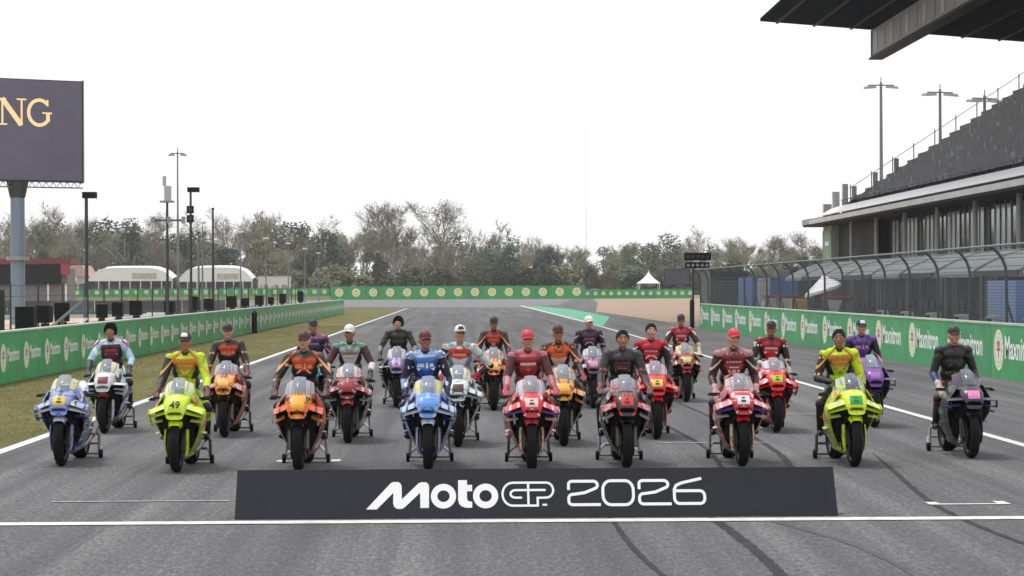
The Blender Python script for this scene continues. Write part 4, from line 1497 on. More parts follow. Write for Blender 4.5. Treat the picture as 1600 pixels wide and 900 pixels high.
M_ = [(130, 293), (205, 293), (318, 180), (318, 255), (326, 276), (345, 290), (378, 291), (398, 280), (505, 180), (507, 285), (567, 285), (567, 135), (560, 118), (545, 108), (510, 108), (492, 116), (378, 225), (375, 135), (366, 114), (350, 105), (315, 105), (298, 114)]
flat([z1(*p) for p in M_], .002)
for cx in (668, 962):
    o_ = [z1(*p) for p in arc(cx, 205, 88, 85, 0, 350, 35)]
    i_ = [z1(*p) for p in arc(cx, 205, 43, 40, 0, 350, 35)]
    n = len(o_)
    ml.add([lg(a, b, .002) for a, b in o_ + i_], [(k, (k + 1) % n, n + (k + 1) % n, n + k) for k in range(n)])
flat([z1(*p) for p in [(770, 95), (832, 95), (832, 128), (868, 128), (868, 172), (832, 172), (832, 222), (840, 239), (868, 245), (868, 285), (825, 285), (795, 276), (777, 258), (770, 232)]], .002)
sl = lambda u, v, o: lg(u, v, .002 + o)
gp = [(1258, 115)] + arc(1152, 194, 72, 79, -90, -270, 14) + [(1325, 273), (1325, 220)] + arc(1385, 167, 50, 52, 90, -90, 12)
stroke(ml, [z1(*p) for p in gp], 3.4, sl, 0, True)
stroke(ml, [z1(1260, 118), z1(1260, 270)], 3.6, sl, .0012)
stroke(ml, [z1(*p) for p in [(1382, 167), (1250, 167)] + arc(1172, 193, 36, 26, -90, -270, 10) + [(1216, 219)]], 3.4, sl, .0024)
two = [(155, 215), (155, 175)] + arc(188, 168, 33, 30, 180, 270, 5)[1:] + arc(378, 172, 38, 34, -90, 75, 8) + [(300, 240), (200, 254)] + arc(190, 292, 36, 38, -100, -180, 5) + arc(190, 314, 36, 32, 180, 90, 5) + [(440, 346)]
stroke(ml, [z2(*p) for p in two], 4.5, sl)
stroke(ml, [z2(*p) for p in arc(535, 215, 72, 80, 180, 270, 6) + arc(665, 215, 72, 80, 270, 360, 6) + arc(665, 268, 72, 80, 0, 90, 6) + arc(535, 268, 72, 80, 90, 180, 6)], 4.5, sl, 0, True)
stroke(ml, [z2(x + 636, y - 3) for x, y in two], 4.5, sl)
six = [(1357, 118), (1175, 158), (1125, 180), (1107, 215), (1105, 290)] + arc(1150, 298, 44, 43, 180, 90, 5)[1:] + arc(1335, 298, 42, 43, 90, 0, 5) + arc(1335, 270, 42, 42, 0, -90, 5) + [(1112, 228)]
stroke(ml, [z2(*p) for p in six], 4.5, sl)
stroke(ml, [z1(1358, 268), z1(1390, 268)], 3.0, sl)
make('lettering', ml, mat((.78, .78, .78), rough=.5, var=.04), bd, smooth=0)

# ================================================================== MOTORCYCLES
# local axes: x across, y towards the rear, z up; origin where the front tyre touches the ground
def sring(y0, zc, hw, up, dn, n=28, e=2.5, shear=0.0):
    pts = []
    for k in range(n):
        a = 2 * math.pi * k / n
        c, s = math.cos(a), math.sin(a)
        x = hw * math.copysign(abs(c) ** (2 / e), c)
        z = (up if s > 0 else dn) * math.copysign(abs(s) ** (2 / e), s)
        pts.append((x, y0 + shear * z, zc + z))
    return pts


PARTS = []                              # (name, parent index or None, mesh, slot keys, makes it belongs to)
def part(name, mb, keys, parent=None, smooth=40, on='ABC'):
    keys = keys if isinstance(keys, (list, tuple)) else [keys]
    PARTS.append((name, parent, mb.mesh(name, len(keys), smooth) if isinstance(mb, MB) else mb, keys, on))
    return len(PARTS) - 1


def wheel(cy, Rr, w, fr):
    c = (0, cy, Rr)
    rim = MB().lathe_x([(-w * .72, Rr * .70), (-w * .78, Rr * .735), (w * .78, Rr * .735), (w * .72, Rr * .70), (w * .5, Rr * .66), (-w * .5, Rr * .66)], c, 36)
    rim.lathe_x([(-w * .7, .02), (-w * .7, .045), (w * .7, .045), (w * .7, .02)], c, 16)
    for k in range(7):
        a = 2 * math.pi * k / 7
        d = Vector((0, math.sin(a), math.cos(a))); t = Vector((0, math.cos(a), -math.sin(a)))
        p0 = Vector(c) + d * .04; p1 = Vector(c) + d * Rr * .67
        rim.hexa([p0 + t * .014 - Vector((.012, 0, 0)), p0 - t * .014 - Vector((.012, 0, 0)), p0 - t * .014 + Vector((.012, 0, 0)), p0 + t * .014 + Vector((.012, 0, 0)),
                  p1 + t * .010 - Vector((.010, 0, 0)), p1 - t * .010 - Vector((.010, 0, 0)), p1 - t * .010 + Vector((.010, 0, 0)), p1 + t * .010 + Vector((.010, 0, 0))])
    i = part('front_wheel' if fr else 'rear_wheel', rim, 'rim')
    prof = []
    for k in range(13):
        a = math.pi * (k / 12) - math.pi / 2
        prof.append((w * math.sin(a) * (1.0), Rr * .74 + (Rr * .26) * max(0.0, math.cos(a)) ** .62))
    prof = [(-w * .8, Rr * .735)] + prof[1:-1] + [(w * .8, Rr * .735)]
    part('tyre', MB().lathe_x(prof, c, 48), 'tyre', i)
    for s in ((-1, 1) if fr else (1,)):
        x = s * (w + .022)
        part('brake_disc', MB().lathe_x([(x - .004, .095), (x - .004, .165 if fr else .11), (x + .004, .165 if fr else .11), (x + .004, .095)], c, 32), 'carbon', i)
    return i


wheel(0.0, .31, .064, True)
wheel(1.44, .325, .098, False)
for s in (-1, 1):
    fk = MB().tube([(s * .105, -.02, .27), (s * .105, .03, .42), (s * .105, .08, .55)], [.03, .032, .032], 10)
    fk.tube([(s * .105, .08, .55), (s * .105, .21, .90)], .026, 10)
    i = part('fork_leg', fk, 'fork')
    part('caliper', MB().box(s * .082 - .022, s * .082 + .022, .09, .15, .30, .42), 'caliper', i, 30)
    cov = []
    for (z, y0, y1, x) in [(.20, -.055, .03, .108), (.28, -.075, .045, .122), (.38, -.075, .065, .128), (.48, -.05, .085, .126), (.575, .0, .09, .114)]:
        cov.append([(s * x, y0, z), (s * (x + .016), (y0 + y1) / 2, z), (s * x, y1, z)])
    part('fork_cover', MB().shell(cov if s > 0 else [r[::-1] for r in cov], .012), 'forkc', on='AC')
part('axle', MB().tube([(-.14, 0, .31), (.14, 0, .31)], .016, 10), 'metal')
fg = []
for i in range(11):
    a = R(-38 + 96 * i / 10)
    row = []
    for x, rr in ((-.086, .300), (-.078, .335), (-.045, .348), (0, .351), (.045, .348), (.078, .335), (.086, .300)):
        t = 1 - max(0, (abs(i - 5) - 3)) * .12
        row.append((x * t, rr * math.sin(a), .31 + rr * math.cos(a)))
    fg.append(row)
part('front_fender', MB().shell(fg, .005), 'fender')
# nose cowl with the air intake opening
lip = sring(-.195, .700, .088, .042, .040, e=3.4)
rings = [lip, sring(-.210, .706, .104, .054, .050, e=3.4), sring(-.195, .748, .118, .080, .050, shear=.10, e=3.2), sring(-.135, .785, .138, .108, .058, shear=.1, e=3.0),
         sring(-.02, .812, .160, .128, .075, e=2.7), sring(.12, .825, .185, .135, .10, e=2.5), sring(.28, .83, .205, .11, .12, e=2.5)]
nose_mb = MB().loft(rings, False, False)
nose_i = part('nose_cowl', nose_mb, 'nose', None, 50)
intake = MB().loft([lip, sring(-.11, .705, .080, .037, .035), sring(-.0, .715, .070, .033, .031)], False, True)
part('air_intake', intake, 'black', nose_i)
nbv = BVHTree.FromPolygons([Vector(p) for p in nose_mb.v], nose_mb.f)


def project_nose(x, z, off):
    h = nbv.ray_cast(Vector((x, -1.0, z)), Vector((0, 1, 0)))
    p, n = h[0], h[1]
    if p is None:
        return (x, -.2, z)
    if n.y > 0:
        n = -n
    return tuple(p + n * off)


gp_ = [[project_nose(-.078 + .156 * j / 8, .785 + .105 * i / 6, .003) for j in range(9)] for i in range(7)]
part('number_plate', MB().shell(gp_, .002), 'plate', nose_i)
nv, nf = text_poly('49', 0.115, 0.004)
cx = (min(v[0] for v in nv) + max(v[0] for v in nv)) / 2
num_mb = MB().add([project_nose((v[0] - cx) * 1.1, .798 + v[1] * .95, .007) for v in nv], nf)
NUM49 = num_mb.mesh('number', 1, 0)
num_mb = MB()
stroke(num_mb, [(-.02, .862), (.02, .862)], .018, lambda u, v, o: project_nose(u, v, .007))
stroke(num_mb, [(-.03, .825), (.03, .825)], .022, lambda u, v, o: project_nose(u, v, .008))
MARK = num_mb.mesh('number_mark', 1, 0)
# windscreen and its coloured surround
def scr_pt(s, t):
    bx, by, bz = .152 * s, -.005 + .13 * s * s, .925 - .035 * s * s
    tx, ty, tz = .122 * s, .30 + .12 * s * s, 1.155 - .035 * s * s
    k = math.sin(math.pi * t) * .028
    return (bx + (tx - bx) * t, by + (ty - by) * t - k, bz + (tz - bz) * t + k)


def scr_grid(s0, s1, t0, t1, n=9, m=8):
    return [[scr_pt(s0 + (s1 - s0) * j / n, t0 + (t1 - t0) * i / m) for j in range(n + 1)] for i in range(m + 1)]


part('windscreen', MB().shell(scr_grid(-.60, .60, .12, 1.0), .003), 'screen')
part('screen_base', MB().shell(scr_grid(-.60, .60, -.12, .115), .004), 'nose')
for a, b in ((-1.28, -.605), (.605, 1.28)):
    part('screen_surround', MB().shell(scr_grid(a, b, -.15, .80, 5), .004), 'surround')
part('dashboard', MB().box(-.07, .07, .30, .33, .93, 1.02), 'black')


def plate3(root_f, root_b, tip_f, tip_b, th=.012, n=4):
    """a wing plane: leading and trailing edge points at root and tip, with a rounded section"""
    rings = []
    for i in range(n + 1):
        t = i / n
        f_ = Vector(root_f).lerp(Vector(tip_f), t); b_ = Vector(root_b).lerp(Vector(tip_b), t)
        u = Vector((0, 0, th))
        rings.append([f_, f_.lerp(b_, .25) + u * .6, f_.lerp(b_, .6) + u * .5, b_, f_.lerp(b_, .6) - u * .5, f_.lerp(b_, .25) - u * .6])
    return MB().loft(rings)


for s in (-1, 1):
    part('wing_upper', plate3((s * .075, -.185, .815), (s * .15, .08, .862), (s * .325, -.05, .715), (s * .335, .14, .765), .034), 'wing', on='A')
    part('wing_middle', plate3((s * .085, -.18, .735), (s * .17, .06, .76), (s * .322, -.03, .665), (s * .330, .13, .700), .024), 'wing2', on='A')
    part('wing_lower', plate3((s * .165, -.03, .625), (s * .19, .12, .65), (s * .312, .0, .600), (s * .318, .14, .625), .022), 'wing3', on='AC')
    ep = []
    for (z, y0, y1, x) in [(.57, .05, .13, .296), (.60, .0, .15, .316), (.66, -.03, .15, .330), (.72, -.055, .15, .340), (.77, .03, .15, .332)]:
        ep.append([(s * x, y0, z), (s * (x + .009), (y0 + y1) / 2, z), (s * x, y1, z)])
    part('wing_endplate', MB().shell(ep if s > 0 else [r[::-1] for r in ep], .009), 'endp', on='A')
    # B: one broad drooping wing with a down-turned tip and a small slash wing below
    part('wing_upper', plate3((s * .07, -.19, .80), (s * .16, .10, .85), (s * .300, -.08, .70), (s * .315, .13, .76), .045), 'wing', on='B')
    part('wing_tip', plate3((s * .300, -.08, .70), (s * .315, .13, .76), (s * .325, -.03, .58), (s * .322, .10, .60), .02), 'endp', on='B')
    part('wing_middle', plate3((s * .16, -.06, .66), (s * .19, .08, .70), (s * .285, .0, .585), (s * .295, .12, .615), .022), 'wing2', on='B')
    # C: flat wide upper wing in two steps
    part('wing_upper', plate3((s * .08, -.18, .775), (s * .17, .10, .80), (s * .335, -.06, .755), (s * .345, .12, .775), .03), 'wing', on='C')
    part('wing_middle', plate3((s * .15, -.08, .69), (s * .19, .08, .71), (s * .345, .0, .665), (s * .350, .12, .68), .02), 'wing2', on='C')
    part('wing_endplate', plate3((s * .338, -.06, .76), (s * .348, .12, .78), (s * .348, -.01, .66), (s * .352, .12, .675), .012), 'endp', on='C')
    part('inner_duct', MB().hexa([(s * .055, -.16, .68), (s * .075, -.16, .70), (s * .17, .02, .70), (s * .15, .02, .66), (s * .12, -.02, .52), (s * .14, -.02, .53), (s * .20, .20, .53), (s * .18, .20, .50)]), 'black')
    rows = [(.95, .03, .46, .165, .205, .17), (.88, .02, .56, .205, .25, .19), (.79, .05, .66, .262, .296, .205), (.69, .10, .76, .284, .314, .215), (.58, .18, .86, .272, .306, .21),
            (.46, .29, .93, .232, .276, .195), (.34, .39, .98, .18, .225, .165), (.22, .47, .98, .115, .15, .11)]
    g = []
    for (z, y0, y1, xf, xm, xb) in rows:
        r = []
        for j in range(7):
            t = j / 6
            x = xf * (1 - t) * (1 - 2 * t) + xm * 4 * t * (1 - t) + xb * t * (2 * t - 1)
            r.append((s * x, y0 + (y1 - y0) * t, z))
        g.append(r)
    sf = part('side_fairing', MB().shell(g if s > 0 else [r[::-1] for r in g], .006), 'side')
    part('side_wing', plate3((s * .25, .36, .47), (s * .255, .60, .48), (s * .315, .43, .445), (s * .31, .60, .455), .014), 'wing3', sf)
    sp = [[(s * x, y_, z) for (x, y_) in ((.300, .30), (.312, .42), (.300, .58))] for z in (.56, .60, .64)]
    part('side_stripe', MB().shell(sp if s > 0 else [r[::-1] for r in sp], .004), 'stripe', sf)
bp = []
for i in range(6):
    y_ = .46 + .54 * i / 5
    hw = (.10, .145, .155, .155, .15, .13)[i]
    bp.append([(-hw, y_, .27), (-hw * .85, y_, .17), (-hw * .4, y_, .125), (0, y_, .115), (hw * .4, y_, .125), (hw * .85, y_, .17), (hw, y_, .27)])
part('belly_pan', MB().shell(bp, .005), 'belly')
rad = MB().box(-.185, .185, .30, .34, .36, .76)
part('radiator', rad, 'black', None, 20)
rf = MB()
for k in range(14):
    rf.box(-.18, .18, .292, .298, .37 + .0235 * k, .38 + .0235 * k)
part('radiator_fins', rf, 'dark', None, 0)
eng = MB().box(-.17, .17, .52, .92, .28, .62)
eng.loft([sring(.45, .5, .14, .14, .18), sring(.56, .5, .17, .17, .2)])
eng.tube([(-.2, .78, .42), (.2, .78, .42)], .10, 14)
part('engine', eng, 'dark')
for s in (-1, 1):
    part('frame_spar', MB().tube([(s * .06, .28, .86), (s * .15, .5, .80), (s * .155, .8, .66), (s * .14, 1.0, .48)], [.035, .045, .045, .035], 8), 'metal')
    sa = MB().hexa([(s * .09, .96, .40), (s * .13, .96, .40), (s * .13, .96, .48), (s * .09, .96, .48), (s * .125, 1.46, .30), (s * .155, 1.46, .30), (s * .155, 1.46, .36), (s * .125, 1.46, .36)])
    part('swingarm', sa, 'metal', None, 20)
    hb = MB().tube([(s * .09, .27, .895), (s * .24, .36, .89)], .014, 8)
    h_i = part('handlebar', hb, 'dark')
    part('grip', MB().tube([(s * .24, .36, .89), (s * .37, .43, .885)], .019, 10), 'tyre', h_i)
    part('lever', MB().tube([(s * .20, .31, .885), (s * .26, .27, .88), (s * .36, .33, .875)], [.009, .008, .006], 6), 'metal', h_i)
    part('lever_guard', MB().tube([(s * .375, .44, .885), (s * .385, .36, .88), (s * .36, .24, .88), (s * .29, .20, .88)], .010, 6), 'black', h_i)
    part('footpeg', MB().tube([(s * .14, .98, .36), (s * .25, .97, .35)], .014, 8), 'metal')
    part('heel_plate', MB().prism([(.92, .36), (1.06, .36), (1.08, .48), (.98, .52)], lambda a, b, d_: (s * (.145 + d_), a, b), .008), 'carbon', None, 0)
part('fuel_tank', MB().loft([sring(.40, .86, .12, .08, .1), sring(.50, .89, .165, .11, .12), sring(.66, .90, .17, .125, .12), sring(.80, .89, .14, .10, .1), sring(.90, .86, .10, .04, .06)]), 'tank')
part('seat', MB().loft([sring(.88, .835, .11, .03, .03), sring(1.0, .835, .15, .035, .03), sring(1.16, .85, .155, .035, .03), sring(1.24, .875, .14, .05, .03)]), 'black')
part('tail_cowl', MB().loft([sring(1.10, .80, .13, .045, .05), sring(1.26, .87, .145, .075, .06), sring(1.42, .935, .115, .06, .05), sring(1.58, .985, .07, .035, .03), sring(1.68, 1.01, .035, .015, .012)]), 'tail')
ex = MB().tube([(.10, .60, .22), (.13, .95, .19), (.16, 1.12, .24), (.185, 1.25, .32)], .032, 10)
ex.tube([(.185, 1.24, .315), (.20, 1.45, .43)], [.045, .055], 12)
part('exhaust', ex, 'titan')
part('chain_guard', MB().box(-.15, -.135, 1.0, 1.4, .42, .45), 'carbon', None, 0)

FIX = {'tyre': mat((.010, .010, .011), rough=.8, var=.25, scale=20, spec=.15), 'carbon': mat((.022, .022, .024), rough=.35, var=.2), 'black': mat((.008, .008, .009), rough=.7, var=.2, spec=.15),
       'dark': mat((.03, .03, .033), rough=.45, metal=.4, var=.2), 'metal': mat((.16, .16, .17), rough=.4, metal=.8, var=.15), 'titan': mat((.22, .19, .16), rough=.35, metal=.9, var=.2),
       'caliper': mat((.30, .22, .08), rough=.4, metal=.7), 'fork': mat((.10, .09, .07), rough=.3, metal=.7)}
SCREEN = glass_mat('windscreen', (.40, .45, .52), .38, .06)
SCREEN_D = glass_mat('windscreen_smoke', (.16, .18, .21), .55, .06)
K = '#17181b'
# per machine: position, what its panels look like
BIKES = [
 dict(p=(-5.16, 29.56), d='pale blue and white motorcycle with a yellow number plate and no rider', nose='#9fb0dd', plate='#e8d020', num='m', numc='#20306a', surround='#e6e2c4', wing='#b9c4e6', wing2='#e8ebf5', wing3='#28346e', endp='#93a4d8', side=('#8494cc', '#2a3260', '#e6e8f2'), fender='#c9cfe6', forkc='#a9b3da', belly='#6e7cba', tank='#e8ebf4', tail='#e8ebf4', rim='#111214', screen='l', stripe='#e8e4b0'),
 dict(p=(-3.55, 28.42), d='neon yellow motorcycle numbered 49 in black', nose='#dcf23c', plate='#d4ec3a', num='49', numc='#10120c', surround='#e9efcf', wing='#e2f552', wing2='#cfe838', wing3='#eef7a0', endp='#d7ee3e', side=('#c4e02a', '#a7c81e', '#d8762a'), fender='#d6ee44', forkc='#dcf24c', belly='#b2d020', tank='#c8e030', tail='#c8e030', rim='#15160f', screen='l', stripe='#c9702e'),
 dict(p=(-2.06, 28.51), d='orange motorcycle with black flanks beside the left end of the board', nose='#f2b45e', plate='#f4c074', num=None, surround='#b9bcc4', wing='#ee7a3c', wing2='#f09a62', wing3='#2a1c1c', endp='#e8804a', side=('#e0662c', '#1a1a20', '#7c2a2a'), fender='#1c1a1e', forkc='#19181b', belly='#5a2420', tank='#20222a', tail='#e2662a', rim='#111', screen='l', stripe='#8c2a22'),
 dict(p=(-0.46, 28.59), d='sky blue and white motorcycle with cream screen sides, fourth in the front row', nose='#86ade4', plate='#7fa8e2', num=None, surround='#e8e6b8', wing='#c2d2f0', wing2='#e4ebf6', wing3='#25366e', endp='#b4c6ea', side=('#8fa4d6', '#2a3666', '#e8ecf6'), fender='#d5d6ec', forkc='#c8cae6', belly='#3a4884', tank='#b8c8ea', tail='#dfe6f4', rim='#121318', screen='l', stripe='#d8e0f0'),
 dict(p=(0.82, 28.50), d='red and pink motorcycle with white striped wings behind the board middle', nose='#cf4a56', plate='#f0d8d6', num='m', numc='#5a1420', surround='#d9d4de', wing='#e2646c', wing2='#7a6aa6', wing3='#f0dcdc', endp='#c23a44', side=('#c02834', '#8e1c2c', '#ecd8d8'), fender='#b25a64', forkc='#f0e2c8', belly='#8a1a26', tank='#b81c2a', tail='#c02030', rim='#141214', screen='l', stripe='#f0dcdc'),
 dict(p=(2.01, 28.71), d='black motorcycle with red and white slashed wings, left of the maroon capped rider', nose='#23222a', plate='#d85a4a', num='m', numc='#3a0c0c', surround='#b0a4ac', wing='#e04a4e', wing2='#d8d2d6', wing3='#1d1d22', endp='#c43a40', side=('#1b1b20', '#111114', '#b8b4b8'), fender='#1a1a1e', forkc='#17171a', belly='#141416', tank='#202026', tail='#b82a30', rim='#0f0f11', screen='l', stripe='#e8e4e4'),
 dict(p=(3.48, 28.91), d='red and white motorcycle with purple wing bars right of the black one', nose='#c03a48', plate='#f0eaea', num='m', numc='#20242a', surround='#ddc8cc', wing='#e0a0a8', wing2='#7260a4', wing3='#ecd8dc', endp='#b83a48', side=('#b82838', '#7a1828', '#e8dcdc'), fender='#b02a34', forkc='#f2e6cc', belly='#7c1a26', tank='#b01c2a', tail='#c02030', rim='#141214', screen='l', stripe='#ead8dc'),
 dict(p=(4.86, 28.71), d='neon yellow motorcycle with a green number plate', nose='#e0f242', plate='#22b060', num='m', numc='#0e5a34', surround='#c9cfc0', wing='#e6f560', wing2='#d2ea38', wing3='#eef8a6', endp='#d9ee42', side=('#cce42e', '#a9ca22', '#e08a2e'), fender='#dcf04a', forkc='#e4f468', belly='#b6d226', tank='#c8e030', tail='#c8e030', rim='#15160f', screen='d', stripe='#d88a30'),
 dict(p=(6.61, 29.98), d='black motorcycle with a pink number plate at the right end of the front row', nose='#3c3048', plate='#e8a2cc', num=None, surround='#54405a', wing='#26262e', wing2='#5a6ca8', wing3='#1c1d22', endp='#1e2026', side=('#1d2024', '#131416', '#2f6a62'), fender='#1a1b1e', forkc='#16171a', belly='#131416', tank='#2a2c50', tail='#c070a8', rim='#0f0f11', screen='d', stripe='#4a8a80'),
 dict(p=(-5.65, 36.23), d='white motorcycle with a maroon number plate behind the pale blue one', nose='#e4e2dc', plate='#8a3440', num=None, surround='#f0ead8', wing='#e8ecf0', wing2='#d2dde8', wing3='#bccede', endp='#e4e8ee', side=('#e6eaee', '#3a4652', '#9fc0d4'), fender='#8a3a2c', forkc='#dfe6ea', belly='#22262c', tank='#dfe4ea', tail='#e6eaee', rim='#131417', screen='l', stripe='#a02a2a'),
 dict(p=(-3.66, 35.13), d='orange motorcycle with grey screen behind the neon rider on the left', nose='#f2b878', plate='#f6cc94', num=None, surround='#bcc0ca', wing='#ee8a52', wing2='#f0a878', wing3='#2a1c1c', endp='#e89066', side=('#d8642e', '#1e1a20', '#5a2a34'), fender='#201e24', forkc='#1a191d', belly='#3a1e22', tank='#20222a', tail='#e2662a', rim='#111', screen='l', stripe='#6a2a30'),
 dict(p=(-1.71, 33.66), d='dark red and white motorcycle with green belly', nose='#8a1c2c', plate='#a83240', num=None, surround='#ecd8d8', wing='#a82434', wing2='#5e1620', wing3='#c8ccd0', endp='#8a1c2c', side=('#8c1e2c', '#1f5a40', '#d8dcdc'), fender='#d88a8e', forkc='#1f5a42', belly='#1d6a44', tank='#c8ccd0', tail='#e0e2e4', rim='#111', screen='l', stripe='#d8dcdc'),
 dict(p=(-0.10, 32.72), d='white and pale blue motorcycle half hidden behind the blue rider', nose='#dfe6ea', plate='#5a3034', num=None, surround='#f2eee2', wing='#e2eaea', wing2='#a8c4c4', wing3='#4a5a60', endp='#dfe8e8', side=('#e8ecf0', '#2c4058', '#9ab8d0'), fender='#2a2c30', forkc='#d8e0e0', belly='#20262a', tank='#e8ecec', tail='#e8ecec', rim='#111', screen='l', stripe='#7fb0b0'),
 dict(p=(1.40, 32.73), d='black motorcycle with yellow orange nose behind the red capped rider', nose='#e8b25a', plate='#f0cc7c', num=None, surround='#c6ccc8', wing='#f0b070', wing2='#eeb884', wing3='#1e1a1a', endp='#e8a070', side=('#26201e', '#141416', '#6a3426'), fender='#1a191c', forkc='#17171a', belly='#151517', tank='#20222a', tail='#e2662a', rim='#111', screen='l', stripe='#8a4426'),
 dict(p=(2.84, 34.13), d='bright red motorcycle with pale yellow plate right of the dark haired rider', nose='#e02634', plate='#e8dc86', num='m', numc='#3a3210', surround='#e4dce0', wing='#ea3644', wing2='#c21c2a', wing3='#8e1420', endp='#e0303c', side=('#d01c2a', '#a01420', '#e8d8d8'), fender='#e0343e', forkc='#c81c28', belly='#a81420', tank='#d01c2a', tail='#d01c2a', rim='#111', screen='l', stripe='#ecd8d8'),
 dict(p=(4.80, 35.48), d='bright red motorcycle with lime yellow plate right of the purple winged one', nose='#e02634', plate='#c8d66a', num='m', numc='#3a3210', surround='#dfe4ea', wing='#ee4450', wing2='#d02a38', wing3='#9a1824', endp='#e83c48', side=('#d01c2a', '#a01420', '#e8d8d8'), fender='#e83440', forkc='#c81c28', belly='#a81420', tank='#d01c2a', tail='#d01c2a', rim='#111', screen='l', stripe='#ecd8d8'),
 dict(p=(6.52, 36.63), d='purple motorcycle behind the green plated neon one', nose='#7a4a96', plate='#b084c8', num=None, surround='#8a7a9c', wing='#5a3a74', wing2='#4a2a5e', wing3='#2a1c36', endp='#7a4a98', side=('#5e3a78', '#1e1626', '#b69ac8'), fender='#221a2a', forkc='#1d1824', belly='#1a1620', tank='#5a3a74', tail='#7a4a98', rim='#111', screen='l', stripe='#b69ac8'),
 dict(p=(-2.64, 39.83), d='teal and white motorcycle hidden behind the orange bike and its rider', nose='#8ac0c4', plate='#b4d8d8', num=None, surround='#d0e4e4', wing='#7ab0b8', wing2='#2a3a54', wing3='#20242c', endp='#6aa0b0', side=('#3a5a80', '#1d222c', '#c890a8'), fender='#1c1f24', forkc='#1a1c20', belly='#17191c', tank='#2c4a70', tail='#c87a9a', rim='#111', screen='l', stripe='#c890a8'),
 dict(p=(-1.29, 43.53), d='black motorcycle with lilac nose, left of the blue rider', nose='#8a789c', plate='#d4c2e0', num='m', numc='#5a3a78', surround='#e4e2ea', wing='#4a4456', wing2='#2a2a30', wing3='#18181c', endp='#b8a8cc', side=('#1d1d22', '#121214', '#8a7a9c'), fender='#161619', forkc='#151518', belly='#131315', tank='#26262c', tail='#c0aed0', rim='#0f0f11', screen='l', stripe='#8a7a9c'),
 dict(p=(0.53, 42.43), d='orange motorcycle with pale nose in the back row', nose='#f2c08c', plate='#f6d0a4', num=None, surround='#d8dade', wing='#ee8a5a', wing2='#eca070', wing3='#241c1c', endp='#e88a60', side=('#c85a2c', '#1c1a1e', '#7c2a2a'), fender='#1e1c20', forkc='#1a191c', belly='#2a1a1c', tank='#20222a', tail='#e2662a', rim='#111', screen='l', stripe='#8c3a2a'),
 dict(p=(2.39, 42.92), d='dark violet and white motorcycle in the back row', nose='#8a5a74', plate='#d8b0c0', num=None, surround='#e0dce4', wing='#c4a0b4', wing2='#3a2038', wing3='#201622', endp='#a8809c', side=('#3a2238', '#161218', '#c85a7a'), fender='#1c161c', forkc='#1a151a', belly='#171318', tank='#3a2238', tail='#8a5a80', rim='#111', screen='l', stripe='#c85a7a'),
 dict(p=(4.34, 45.14), d='dark red motorcycle with cream screen sides, farthest right in the back row', nose='#9a1c2a', plate='#e0dca4', num=None, surround='#e8e2b6', wing='#8e1a28', wing2='#5e121c', wing3='#e0dcc0', endp='#a02030', side=('#9a1824', '#6a101a', '#d8c8a8'), fender='#d06a70', forkc='#a81c28', belly='#7a121c', tank='#a81c28', tail='#a81c28', rim='#111', screen='l', stripe='#d8c8a8'),
]
for b in BIKES:
    for k in ('nose', 'plate', 'surround', 'wing', 'wing2', 'wing3', 'endp', 'fender', 'forkc', 'belly', 'tank', 'tail', 'stripe'):
        b[k] = deep(b[k])
    b['side'] = tuple(deep(c) for c in b['side'])
# paddock stand, shared meshes
st = []
for s in (-1, 1):
    st.append(('upright', MB().tube([(s * .19, 1.45, .36), (s * .255, 1.42, .30), (s * .265, 1.36, .09)], .021, 8), 'steel'))
    st.append(('side_tube', MB().tube([(s * .265, 1.36, .09), (s * .25, 1.62, .11), (s * .16, 1.98, .16)], .019, 8), 'steel'))
    st.append(('hook', MB().box(s * .20 - .02, s * .20 + .02, 1.41, 1.49, .345, .385), 'black'))
    st.append(('roller', MB().lathe_x([(s * .285 - .022, .02), (s * .285 - .022, .058), (s * .285 + .022, .058), (s * .285 + .022, .02)], (0, 1.36, .06), 18), 'black'))
st.append(('cross_tube', MB().tube([(-.16, 1.98, .16), (.16, 1.98, .16)], .02, 8), 'steel'))
st.append(('axle_tube', MB().tube([(-.28, 1.36, .06), (.28, 1.36, .06)], .012, 8), 'steel'))
STAND = [(n, m.mesh(n), k) for n, m, k in st]
m_stand = [mat((.16, .165, .17), rough=.4, metal=.5), mat((.05, .05, .055), rough=.45, metal=.4), mat((.30, .30, .31), rough=.4, metal=.6)]


def bike_mat(key, b):
    if key in FIX:
        return FIX[key]
    sd = b['p'][0] * 1.7 + b['p'][1]
    if key == 'screen':
        return SCREEN if b['screen'] == 'l' else SCREEN_D
    if key == 'side':
        a, c, t = b['side']
        return busy(a, c, t, 6.5, .42, seed=sd)
    if key == 'rim':
        return mat(b['rim'] if len(b['rim']) > 4 else '#111111', rough=.4, metal=.5)
    if key == 'nose':
        return busy(b['nose'], b['endp'], b['wing3'], 7.0, .30, seed=sd)
    if key in ('wing', 'endp'):
        return busy(b[key], b['wing3'], b['surround'], 8.0, .26, seed=sd)
    if key in ('surround', 'tank', 'tail', 'fender', 'belly', 'forkc'):
        return busy(b[key], shade_of(b[key], .55), b['endp'], 9.0, .25, seed=sd)
    return paint(b[key])


